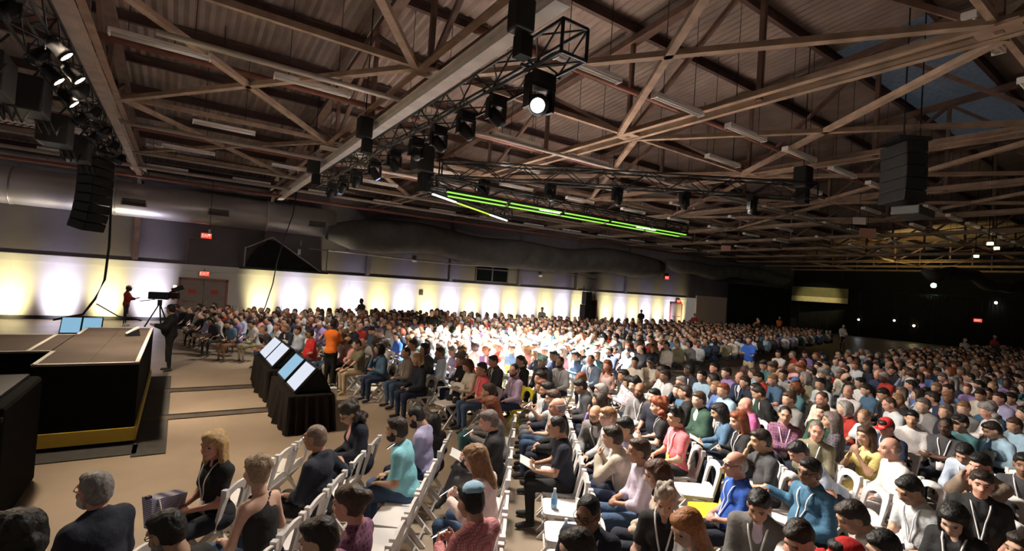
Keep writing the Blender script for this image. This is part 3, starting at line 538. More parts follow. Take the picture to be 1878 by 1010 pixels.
# ---------------------------------------------------------------- people
V3 = lambda *a: np.array(a, float)
def rot(ax, deg):
    a = math.radians(deg); c, s = math.cos(a), math.sin(a)
    return np.array({'x': [[1,0,0],[0,c,-s],[0,s,c]], 'y': [[c,0,s],[0,1,0],[-s,0,c]], 'z': [[c,-s,0],[s,c,0],[0,0,1]]}[ax], float)
def prim_d(p, q):
    k = q[0]
    if k == 'c':
        a, b, ra, rb = q[1], q[2], q[3], q[4]
        ab = b - a; t = np.clip(((p - a) @ ab) / max(ab @ ab, 1e-9), 0, 1)
        return np.linalg.norm(p - a - t[:, None] * ab, axis=1) - (ra + (rb - ra) * t)
    x = p - q[1]
    if q[3] is not None: x = x @ q[3]
    if k == 'e':
        k0 = np.linalg.norm(x / q[2], axis=1); k1 = np.linalg.norm(x / (q[2] ** 2), axis=1)
        return k0 * (k0 - 1) / np.maximum(k1, 1e-6)
    if k == 't':
        return np.hypot(np.hypot(x[:, 0], x[:, 1] * q[4]) - q[2][0], x[:, 2]) - q[2][1]
def prim_box(q):
    if q[0] == 'c':
        r = max(q[3], q[4]); return np.minimum(q[1], q[2]) - r, np.maximum(q[1], q[2]) + r
    r = q[2].max() if q[0] == 'e' else q[2][0] + q[2][1]
    return q[1] - r, q[1] + r
def field(prims, v, k, cuts=()):
    bs = [prim_box(q) for q in prims]
    lo = np.min([b[0] for b in bs], 0) - 2.5 * v; hi = np.max([b[1] for b in bs], 0) + 2.5 * v
    n = np.ceil((hi - lo) / v).astype(int) + 1
    ax = [lo[i] + v * np.arange(n[i]) for i in range(3)]
    F = np.full(n, 1.0)
    def sub(q, m):
        b = prim_box(q)
        i0 = np.clip(np.floor((b[0] - m - lo) / v).astype(int), 0, n - 1); i1 = np.clip(np.ceil((b[1] + m - lo) / v).astype(int) + 1, 1, n)
        g = np.stack(np.meshgrid(*[ax[i][i0[i]:i1[i]] for i in range(3)], indexing='ij'), -1)
        s = tuple(slice(i0[i], i1[i]) for i in range(3))
        return s, prim_d(g.reshape(-1, 3), q).reshape(g.shape[:3])
    for q in prims:
        kk = q[5] if q[0] == 'c' and len(q) > 5 else k
        s, d = sub(q, kk + 3 * v); f = F[s]
        h = np.maximum(kk - np.abs(f - d), 0) / kk
        F[s] = np.minimum(f, d) - h * h * kk * .25
    for q in cuts:
        s, d = sub(q, 3 * v); F[s] = np.maximum(F[s], -d)
    return F, lo
def nets(F, lo, v):
    S = F < 0
    n = np.array(F.shape) - 1
    cnt = np.zeros(n, int)
    offs = [(a, b, c) for a in (0, 1) for b in (0, 1) for c in (0, 1)]
    def cr(A, o): return A[o[0]:o[0] + n[0], o[1]:o[1] + n[1], o[2]:o[2] + n[2]]
    for o in offs: cnt += cr(S, o)
    act = (cnt > 0) & (cnt < 8)
    ids = np.full(n, -1); ii = np.argwhere(act); ids[act] = np.arange(len(ii))
    acc = np.zeros((len(ii), 3)); w = np.zeros(len(ii))
    for o in offs:
        for d in range(3):
            if o[d]: continue
            o2 = list(o); o2[d] = 1
            fa = cr(F, o)[act]; fb = cr(F, o2)[act]; m = (fa < 0) != (fb < 0)
            t = np.where(m, fa / np.where(m, fa - fb, 1), 0)
            p = np.tile(np.array(o, float), (len(ii), 1)); p[:, d] += t
            acc[m] += p[m]; w[m] += 1
    P = lo + v * (ii + acc / np.maximum(w, 1)[:, None])
    quads = []
    for d in range(3):
        e, g = [(1, 2), (2, 0), (0, 1)][d]
        A = [slice(None)] * 3; B = [slice(None)] * 3
        A[d] = slice(0, -1); B[d] = slice(1, None)
        X = S[tuple(A)] != S[tuple(B)]
        c = np.argwhere(X); c = c[(c[:, e] > 0) & (c[:, g] > 0) & (c[:, e] < n[e]) & (c[:, g] < n[g])]
        if not len(c): continue
        neg = S[c[:, 0], c[:, 1], c[:, 2]]
        def id_(de, dg):
            t = c.copy(); t[:, e] += de; t[:, g] += dg; return ids[t[:, 0], t[:, 1], t[:, 2]]
        q = np.stack([id_(-1, -1), id_(0, -1), id_(0, 0), id_(-1, 0)], 1)
        q[~neg] = q[~neg][:, ::-1]
        quads.append(q)
    return P, np.concatenate(quads)
def blob(prims, v, k=.03, cuts=()):
    F, lo = field(prims, v, k, cuts); return nets(F, lo, v)
def joinm(parts):                       # [(verts, faces, mat)] -> verts, faces, mats
    vs, fs, ms, n = [], [], [], 0
    for v, f, m in parts:
        vs.append(v); fs.append(f + n); n += len(v)
        ms.append(np.full(len(f), m) if np.isscalar(m) else m)
    return np.concatenate(vs), np.concatenate(fs), np.concatenate(ms)
def npmesh(name, v, f, mi=None, smooth=True):
    me = bpy.data.meshes.new(name)
    f = np.ascontiguousarray(f, dtype=np.int32); k = f.shape[1]
    me.vertices.add(len(v)); me.vertices.foreach_set('co', np.ascontiguousarray(v, dtype=np.float32).ravel())
    me.loops.add(f.size); me.loops.foreach_set('vertex_index', f.ravel())
    me.polygons.add(len(f)); me.polygons.foreach_set('loop_start', np.arange(0, f.size, k, dtype=np.int32))
    if mi is not None: me.polygons.foreach_set('material_index', np.ascontiguousarray(mi, dtype=np.int32))
    me.polygons.foreach_set('use_smooth', np.full(len(f), smooth))
    me.update(calc_edges=True); me.validate()
    return me
I3 = None
def E_(c, r, R=None): return ('e', np.array(c, float), np.array(r, float), R)
def C_(a, b, ra, rb, k=None):
    q = ('c', np.array(a, float), np.array(b, float), ra, rb)
    return q if k is None else q + (k,)
def head_prims(fem):
    j = .9 if fem else 1.0
    return [E_((0,-.018,.035), (.077,.096,.086)), E_((0,.03,-.03), (.062*j,.066,.085)), E_((0,.058,-.088), (.032*j,.03,.026)),
            C_((-.035,.078,.038), (.035,.078,.038), .016, .016), C_((0,.09,.02), (0,.112,-.018), .009, .014), C_((-.014,.098,-.02), (.014,.098,-.02), .009, .009),
            E_((.079,-.012,-.012), (.011,.022,.034)), E_((-.079,-.012,-.012), (.011,.022,.034)), E_((.04,.062,-.025), (.024,.026,.024)), E_((-.04,.062,-.025), (.024,.026,.024)),
            E_((0,.084,-.055), (.027,.016,.014)), C_((0,-.03,-.06), (0,-.045,-.15), .055, .056)]
def tubeN(pts, r, n=6):
    pts = [np.array(p, float) for p in pts]; vs = []; fs = []
    for i, p in enumerate(pts):
        d = pts[min(i + 1, len(pts) - 1)] - pts[max(i - 1, 0)]; d /= max(np.linalg.norm(d), 1e-9)
        u = np.cross(d, (0, 0, 1) if abs(d[2]) < .9 else (1, 0, 0)); u /= np.linalg.norm(u); w = np.cross(d, u)
        rr = r if np.isscalar(r) else r[i]
        vs += [p + rr * (math.cos(2 * math.pi * j / n) * u + math.sin(2 * math.pi * j / n) * w) for j in range(n)]
    for i in range(len(pts) - 1):
        for j in range(n): fs.append((i * n + j, i * n + (j + 1) % n, (i + 1) * n + (j + 1) % n, (i + 1) * n + j))
    return np.array(vs), np.array(fs)
_head = {}
def head_mesh(fem, v):
    key = (fem, round(v, 4))
    if key not in _head:
        cuts = [E_((.031,.098,.012), (.017,.02,.0125)), E_((-.031,.098,.012), (.017,.02,.0125))] if v < .011 else []
        P, Q = blob(head_prims(fem), v, .022, cuts)
        parts = [(P, Q, 0)]
        if v < .017:
            for s in (-1, 1):
                b = blob([E_((s*.031,.076,.011), (.013,.012,.010))], .0055, .004); parts.append((b[0], b[1], 1))
                b = tubeN([(s*.014,.093,.034), (s*.03,.096,.041), (s*.05,.083,.034)], .0045, 4); parts.append((b[0], b[1], 3))
            b = tubeN([(-.026,.088,-.054), (-.012,.098,-.052), (0,.1,-.053), (.012,.098,-.052), (.026,.088,-.054)], [.003,.006,.006,.006,.003], 6); parts.append((b[0], b[1], 2))
        _head[key] = joinm(parts)
    return _head[key]
FACE = E_((0,.098,-.055), (.105,.105,.125))
def hair_prims(style):
    S = [E_((0,-.024,.042), (.087,.103,.092)), E_((0,-.05,-.01), (.08,.075,.085))]
    cut = [FACE, C_((-.2,.0,-.13), (.2,.0,-.13), .07, .07), E_((.09,.03,-.02), (.03,.05,.06)), E_((-.09,.03,-.02), (.03,.05,.06))]
    if style == 'short': return S + [E_((0,.04,.095), (.06,.05,.03))], cut, .02
    if style == 'buzz': return [E_((0,-.02,.038), (.081,.099,.088)), E_((0,-.045,-.01), (.076,.073,.08))], cut + [E_((0,.1,.03), (.09,.06,.1))], .01
    if style == 'spiky': return S + [E_((x,y,.125), (.03,.035,.035)) for x, y in ((-.04,.03),(.03,.05),(0,0),(.045,-.02),(-.03,-.05))], cut, .015
    if style == 'fringe': return [E_((0,-.022,.02), (.084,.1,.075)), E_((0,-.05,-.015), (.081,.074,.07))], cut + [E_((0,.0,.12), (.12,.16,.095)), E_((0,.1,.03), (.1,.09,.12))], .012
    if style == 'long': return S + [E_((0,.03,.09), (.07,.06,.04)), C_((.07,-.01,.03), (.085,.0,-.2), .035, .03), C_((-.07,-.01,.03), (-.085,.0,-.2), .035, .03), C_((0,-.06,.03), (0,-.075,-.26), .075, .055), C_((.05,-.05,0), (.06,-.06,-.25), .05, .03), C_((-.05,-.05,0), (-.06,-.06,-.25), .05, .03)], [FACE], .03
    if style == 'bob': return S + [E_((0,.03,.09), (.072,.06,.04)), C_((.075,-.01,.04), (.085,.01,-.1), .04, .035), C_((-.075,-.01,.04), (-.085,.01,-.1), .04, .035), E_((0,-.06,-.03), (.09,.07,.1))], [FACE], .03
    if style == 'curly':
        r = random.Random(5); L = list(S)
        for i in range(46):
            a = r.uniform(0, 6.28); z = r.uniform(-.14, .13); rr = .088 * math.sqrt(max(0, 1 - (max(z, 0) / .15) ** 2)) + .012
            y = -.03 + rr * math.sin(a)
            if y > .045 and z < .07: continue
            L.append(E_((rr * math.cos(a), y, z), [r.uniform(.028, .045)] * 3))
        return L, [FACE], .03
    if style == 'bun': return S + [E_((0,.03,.085), (.068,.055,.04)), E_((.0,-.135,.035), (.055,.05,.05)), E_((0,-.1,.02), (.05,.05,.05))], cut[:1] + cut[2:], .025
    if style == 'pony': return S + [E_((0,.03,.09), (.065,.06,.035)), C_((0,-.11,.03), (0,-.15,-.05), .03, .038), C_((0,-.15,-.05), (0,-.13,-.2), .038, .015)], cut, .025
    if style == 'updo': return S + [E_((0,.03,.085), (.07,.055,.04)), E_((.01,-.085,.1), (.055,.05,.04)), E_((-.03,-.1,.06), (.045,.045,.045)), E_((.04,-.1,.05), (.04,.04,.04)), E_((0,-.06,.125), (.03,.03,.025))], cut[:1] + cut[2:], .02
    if style == 'beard': return [E_((0,.045,-.07), (.064,.064,.055)), E_((.055,.02,-.045), (.02,.03,.05)), E_((-.055,.02,-.045), (.02,.03,.05))], [E_((0,.09,-.01), (.06,.07,.042)), E_((0,.11,-.055), (.022,.03,.008))], .012
    if style == 'cap': return [E_((0,-.02,.05), (.09,.106,.09))], [C_((-.2,-.02,-.03), (.2,-.02,-.03), .085, .085), E_((0,.0,-.05), (.15,.2,.09))], .01
    if style == 'brim': return [E_((0,.115,.05), (.075,.07,.012))], [E_((0,.02,.055), (.07,.085,.03))], .01
    if style == 'kippa': return [E_((0,-.05,.075), (.085,.085,.066))], [E_((0,.02,.0), (.2,.2,.085))], .01
    if style == 'turban': return [E_((0,-.02,.075), (.1,.12,.085)), C_((-.07,.06,.06), (.06,.07,.1), .03, .03), C_((.07,.06,.06), (-.06,.05,.12), .03, .03)], [FACE], .02
_hair = {}
def hair_mesh(style, v):
    key = (style, round(v, 4))
    if key not in _hair:
        pr, cu, k = hair_prims(style); P, Q = blob(pr, v, k, cu)
        if style in ('short', 'long', 'bob', 'updo', 'curly', 'bun', 'spiky', 'pony', 'beard'):
            nz = np.sin(P[:, 0] * 190 + P[:, 2] * 60) * np.sin(P[:, 1] * 120) * .0022 + np.sin(P[:, 0] * 90 - P[:, 1] * 70) * .0015
            c = np.array([0, -.02, .02]); d = P - c; P = P + d / np.linalg.norm(d, axis=1)[:, None] * nz[:, None]
        _hair[key] = (P, Q)
    return _hair[key]
_hand = {}
def hand_mesh(curl, v, side):
    key = (curl, round(v, 4), side)
    if key not in _hand:
        pr = [E_((0,.045,0), (.041,.052,.016)), E_((-.022,.03,-.006), (.022,.034,.018))]
        for x, L, y in ((-.03,.072,.082), (-.010,.082,.088), (.011,.076,.085), (.030,.058,.076)):
            p = np.array([x, y - .012, 0.]); a = math.radians(8); ls = (.44 * L, .31 * L, .25 * L)
            for i, l in enumerate(ls):
                a += math.radians(curl) * (1, 1.1, .8)[i]
                q = p + l * 1.12 * np.array([x * .5, math.cos(a), -math.sin(a)]); pr.append(C_(p, q, .0092 - .0008 * i, .0084 - .0008 * i, .006)); p = q
        p = np.array([-.034, .03, -.006]); a = np.array([-.62, .72, -.3]); a /= np.linalg.norm(a)
        q = p + .038 * a; pr.append(C_(p, q, .0125, .0105, .012)); b = np.array([-.25, .9, -.42]); b /= np.linalg.norm(b); pr.append(C_(q, q + .034 * b, .0102, .008, .006))
        P, Q = blob(pr, v, .012)
        if side < 0: P = P * np.array([-1, 1, 1]); Q = Q[:, ::-1]
        _hand[key] = (P, Q)
    return _hand[key]
def ik(S, W, L1, L2, pole):
    d = W - S; D = min(np.linalg.norm(d), (L1 + L2) * .995); d = d / np.linalg.norm(d); W = S + d * D
    a = (L1 * L1 - L2 * L2 + D * D) / (2 * D); h = math.sqrt(max(L1 * L1 - a * a, 0))
    p = pole - d * (pole @ d); p /= max(np.linalg.norm(p), 1e-6)
    return S + d * a + p * h, W
ARMS = {  # wrist right, wrist left, palm style
    'lap': ((.13,.30,.635), (-.13,.31,.635)), 'clasp': ((.055,.30,.655), (-.055,.31,.66)), 'phone': ((.07,.33,.80), (-.07,.34,.79)),
    'phoneup': ((.06,.38,.98), (-.12,.30,.68)), 'book': ((.12,.36,.72), (-.12,.36,.72)), 'cross': ((-.12,.23,.80), (.12,.255,.76)),
    'face': ((.045,.20,1.07), (-.10,.30,.66)), 'chin': ((.03,.22,1.02), (-.05,.25,.76)), 'outL': ((.13,.30,.635), (-.50,.05,.83)), 'outR': ((.50,.05,.83), (-.12,.30,.64)),
    'knee': ((.15,.42,.60), (-.15,.42,.60)), 'prayer': ((.035,.26,1.0), (-.035,.26,1.0)), 'down': ((.28,.02,.62), (-.28,.02,.62)), 'reach': ((.10,.50,.20), (-.16,.40,.55)),
    'hands_head': ((.06,.19,1.1), (-.06,.19,1.1)), 'pocket': ((.25,.06,.5), (-.25,.06,.5)), 'hold': ((.10,.36,.78), (-.10,.36,.78)), 'backrest': ((.16,.30,.86), (-.16,.28,.84))}
def build_person(o, d):
    """o: options; d: distance used for the level of detail -> {part: (verts, faces, mats)} in local coordinates (facing +Y)"""
    fem = o.get('sex') == 'f'; w = o.get('w', 1.0); stand = o.get('stand', False)
    hz = .93 if stand else .50
    lean = o.get('lean', 4 if not stand else 0); tw = o.get('tw', 0)
    pel = V3(0, 0, hz); Rt = rot('x', -lean) @ rot('z', tw)
    T = lambda *p: pel + Rt @ V3(*p)
    sw = .140 if fem else .163
    sh = {s: T(s * sw * (.92 + .08 * w), -.005, .462) for s in (1, -1)}
    nb = T(0, -.005, .535)
    hr = rot('z', o.get('hy', 0) + tw * .6) @ rot('x', -o.get('hp', 8)) @ rot('y', o.get('hr', 0))
    hc = nb + rot('x', -lean * .6) @ V3(0, .012, .05) + hr @ V3(0, .035, .115)
    vb = min(max(.0046 * d, .024), .085); vh = min(max(.0022 * d, .010), .046); lite = o.get('lite')
    bd = .95 + .05 * w
    def torso(g, low=True):
        L = [E_(T(0,.0,.40), V3(.150*bd if fem else .168*bd, .100*w, .145) + g, Rt), E_(T(0,.015*w,.2), V3((.128 if fem else .15)*w, .102*w*w, .17) + g, Rt), C_(sh[1], sh[-1], .05 + g, .05 + g), C_(T(0,-.012,.53), (sh[1] + T(0,-.012,.5)) / 2, .045 + g, .045 + g), C_(T(0,-.012,.53), (sh[-1] + T(0,-.012,.5)) / 2, .045 + g, .045 + g)]
        if fem: L += [E_(T(s*.065,.075,.36), V3(.06,.05,.055) + g, Rt) for s in (1, -1)]
        if w > 1.1: L.append(E_(T(0,.06,.14), V3(.14*w,.12*w,.13) + g, Rt))
        if low: L.append(E_(pel + V3(0, -.01, .03), V3(.165*bd, .12*bd, .11) + g, rot('x', -lean * .4)))
        return L
    # arms
    arm = o.get('arm', 'lap'); W = ARMS[arm]; dz = hz - .50; ab = {}
    for s, t in ((1, W[0]), (-1, W[1])):
        t = V3(*t) + V3(0, 0, dz)
        if t[2] - dz > .7: t = pel + rot('x', -lean * .8) @ rot('z', tw * .8) @ (t - pel)
        pole = V3(s * .5, -.45, -.75) if arm not in ('face', 'chin', 'prayer', 'hands_head', 'phoneup') else V3(s * .45, .1, -.9)
        if arm == 'cross': pole = V3(s * .6, .1, -.7)
        el, wr = ik(sh[s], t, .285, .25, pole); ab[s] = (el, wr)
    fa = 1.0 if not fem else .87
    def arms(g, a=0., b=1., fore=None):
        L = []
        for s in (1, -1):
            S_, (el, wr) = sh[s], ab[s]
            L.append(C_(S_, S_ + (el - S_) * min(b, 1), .051 * fa + g, (.051 - .010 * min(b, 1)) * fa + g))
            if fore is not None: L.append(C_(el, el + (wr - el) * fore, .042 * fa + g, (.042 - .014 * fore) * fa + g))
        return L
    # legs
    hip = {s: pel + V3(s * .088, 0.01, 0) for s in (1, -1)}; kn = {}; an = {}; sp = o.get('spread', .13)
    for s in (1, -1):
        if stand: kn[s] = V3(s * .1, .02 + s * o.get('step', 0) * .5, .49); an[s] = V3(s * .11, -.02 + s * o.get('step', 0), .08)
        else: kn[s] = V3(s * sp, .43, .51); an[s] = V3(s * (sp + .0), .40 + o.get('foot', 0), .09)
    if o.get('legs') == 'cross' and not stand: kn[1] = V3(.05,.44,.60); an[1] = V3(-.16,.55,.36)
    def legs(g, b=1.):
        L = []
        for s in (1, -1):
            L += [C_(hip[s], kn[s], .088*bd + g, .058 + g), C_(kn[s], kn[s] + (an[s] - kn[s]) * b, .056 + g, .056 - .016 * b + g)]
        return L
    out = {}
    G = 0.0
    neck = [C_(T(0,-.005,.47), hc + hr @ V3(0, -.02, -.05), .06 if not fem else .05, .052 if not fem else .045)]
    tank = o.get('top') == 'tank'
    bprims = torso(-.012) + arms(0, 0, 1, 1) + legs(-.012) + neck if not lite else arms(0, 0, 1, 1) + neck
    feet = []
    for s in (1, -1):
        td = V3(s * .25, 1, 0) if not (o.get('legs') == 'cross' and s == 1) else V3(-.5, .6, -.6)
        feet.append(C_(an[s] + V3(0, -.02, -.03), an[s] + td / np.linalg.norm(td) * .15 + V3(0, 0, -.05), .042, .034))
    bparts = [blob(bprims, vb, .035) + (0,)]
    H, HQ, HM = head_mesh(fem, vh); hs = o.get('hs', 1.05)
    bparts.append((H * hs @ hr.T + hc, HQ, HM))
    hand = d < 11
    for s in (1, -1):
        el, wr = ab[s]; fd = wr - el; fd /= np.linalg.norm(fd)
        if arm in ('lap', 'knee', 'outL', 'outR', 'backrest'): y = fd * .5 + V3(-s * .25, .8, -.15); pn = V3(0, 0, -1)
        elif arm == 'clasp': y = V3(-s * .75, .6, -.1); pn = V3(-s * .3, -.6, -.5)
        elif arm == 'cross': y = fd; pn = V3(0, -1, 0)
        elif arm in ('face', 'chin', 'prayer', 'hands_head') and (s == 1 or arm in ('prayer', 'hands_head')): y = V3(-s * .25, .1, 1); pn = V3(-s * .5, -1, .1)
        elif arm in ('phone', 'phoneup', 'book', 'hold'): y = fd * .6 + V3(-s * .5, .5, .25); pn = V3(-s * .7, -.3, .5)
        else: y = fd; pn = V3(-s, 0, -.2)
        y = y / np.linalg.norm(y); z = -(pn - y * (pn @ y)); z /= np.linalg.norm(z); x = np.cross(y, z)
        M = np.stack([x, y, z], 1); curl = 34 if arm in ('phone', 'phoneup', 'book', 'hold', 'clasp', 'down') else 16
        if lite: continue
        if hand:
            hm, hq = hand_mesh(curl, .0075 if d < 5 else (.011 if d < 7.5 else .017), s); sc = .92 if not fem else .84
            bparts.append((hm * sc @ M.T + wr - y * .012, hq, 0))
        else: bparts.append(blob([E_(wr + y * .07, (.038, .08, .024), M)], min(vb * .6, .022), .01) + (0,))
    out['body'] = joinm(bparts)
    top = o.get('top', 'tee'); vt = min(max(.0037 * d, .0185), .08)
    sl = {'tee': .62, 'polo': .68, 'shirt': 1, 'jacket': 1, 'tank': 0, 'long': 1, 'rolled': 1}[top]
    fore = {'shirt': .95, 'jacket': .93, 'long': .93, 'rolled': .35}.get(top)
    cut = []
    if top == 'tank':
        pr = [E_(T(0,.0,.33), V3(.150, .104, .14) + .006, Rt), E_(T(0,.015,.2), V3(.128, .102, .17) + .012, Rt)] + [C_(T(s*.09,.06,.42), T(s*.075,-.0,.53), .022, .018) for s in (1, -1)] + [E_(T(s*.065,.075,.36), V3(.06,.05,.055) + .008, Rt) for s in (1, -1)]
        pr += [C_(T(.07,-.05,.53), T(-.06,-.1,.36), .012, .012), E_(pel + V3(0, -.01, .05), (.165, .125, .09))]
    else:
        g = {'jacket': .026, 'long': .016}.get(top, .013)
        pr = torso(g) + arms(g + .004, 0, sl, fore)
        if top in ('polo', 'shirt', 'rolled', 'jacket'):
            pr.append(('t', T(0, .004, .535), (.073 if not fem else .064, .016), Rt @ rot('x', -16), .95))
        if top == 'jacket':
            cut = [C_(T(0,.165,.56), T(0,.20*w,.14), .1, .03)]
            pr.append(E_(pel + V3(0, -.02, .06), V3(.18*bd, .135*bd, .13)))
        elif top in ('polo', 'shirt', 'rolled'): cut = [C_(T(0,.11,.56), T(0,.135,.45), .034, .012)]
        elif fem: cut = [E_(T(0,.13,.53), (.075,.08,.07))]
    if top == 'jacket' and lite: cut = []
    if top == 'jacket' and not lite:
        P_, Q_ = blob(torso(.012, False) + [('t', T(0,.006,.545), (.062, .014), Rt @ rot('x', -16), .95)], vt, .035, [C_(T(0,.11,.57), T(0,.135,.47), .03, .012)]); out['shirt'] = (P_, Q_, 0)
    P_, Q_ = blob(pr, vt, .035, cut); out['top'] = (P_, Q_, 0)
    lp = [E_(pel + V3(0, -.01, 0), V3(.165*bd, .125*bd, .1) + .012)] + legs(.012, {'shorts': .12}.get(o.get('bot'), .97))
    if o.get('bot') == 'skirt': lp = [E_(pel + V3(0,-.01,0), V3(.175,.13,.11)), C_(pel + V3(0,.05,0), V3(0,.42,hz), .15, .12)]
    P_, Q_ = blob(lp, vt * (1.4 if not lite else 1.6), .03); out['bottom'] = (P_, Q_, 0)
    for i_, q_ in enumerate(feet if not lite else []):
        P_, Q_ = blob([q_], max(vt, .024), .02); out['shoe%d' % i_] = (P_, Q_, 0)
    hv = min(max(.0025 * d, .0125), .05)
    for key, st in (('hair', o.get('hair', 'short')), ('beard', o.get('beard')), ('hat', o.get('hat'))):
        if st in (None, 'bald'): continue
        if key == 'beard': st = 'beard'
        P_, Q_ = hair_mesh(st, hv); out[key] = (P_ * hs @ hr.T + hc, Q_, 0)
        if st == 'cap':
            P_, Q_ = hair_mesh('brim', min(hv, .02)); out['brim'] = (P_ * hs @ hr.T + hc, Q_, 0)
    if o.get('glasses') and d < 9:
        ps = []
        for s in (1, -1):
            ring = [(s * .031 + .021 * math.cos(a), .104 - .004 * abs(math.cos(a)), .011 + .016 * math.sin(a)) for a in [i * math.pi / 6 for i in range(13)]]
            ps.append(tubeN(ring, .0028, 4) + (0,)); ps.append(tubeN([(s*.052,.1,.016), (s*.078,.07,.016), (s*.084,-.01,.012)], .0028, 4) + (0,))
        ps.append(tubeN([(-.012,.106,.013), (.012,.106,.013)], .003, 4) + (0,))
        v_, f_, m_ = joinm(ps); out['glasses'] = (v_ * hs @ hr.T + hc, f_, m_)
    if o.get('lan') and d < 12:
        sk = pr
        def dist(p): return min(float(prim_d(p[None], q)[0]) for q in sk)
        def front(x, z):
            p = T(x, .02, z); dr = Rt @ V3(0, 1, 0)
            for i in range(60):
                if dist(p) > .006: break
                p = p + dr * .008
            return p + dr * .004
        ps = []; wd = .0075
        for s in (1, -1):
            line = [T(s*.07,-.03,.57), T(s*.078,.03,.545)] + [front(s * (.07 - .066 * t), .50 - .30 * t) for t in (0, .15, .3, .5, .75, 1)]
            n_ = len(line); V_ = []
            for p in line: V_ += [p - Rt @ V3(wd, 0, 0), p + Rt @ V3(wd, 0, 0), p + Rt @ V3(wd, .003, .0), p + Rt @ V3(-wd, .003, 0)]
            Fq = [(4*i + a, 4*i + (a + 1) % 4, 4*i + 4 + (a + 1) % 4, 4*i + 4 + a) for i in range(n_ - 1) for a in range(4)]
            ps.append((np.array(V_), np.array(Fq)[:, ::-1], 0))
        out['lanyard'] = joinm(ps)
        c = front(0, .14); bx = [(-.045,0,-.06), (.045,0,-.06), (.045,0,.06), (-.045,0,.06)]
        V_ = np.array([c + Rt @ (V3(*b) + V3(0, y, 0)) for y in (.0, .006) for b in bx])
        out['badge'] = (V_, np.array([(0,1,2,3), (7,6,5,4), (0,4,5,1), (1,5,6,2), (2,6,7,3), (3,7,4,0)]), 0)
    info = {'head': hc, 'hr': hr, 'wr': ab[1][1], 'wl': ab[-1][1], 'T': T}
    return out, info

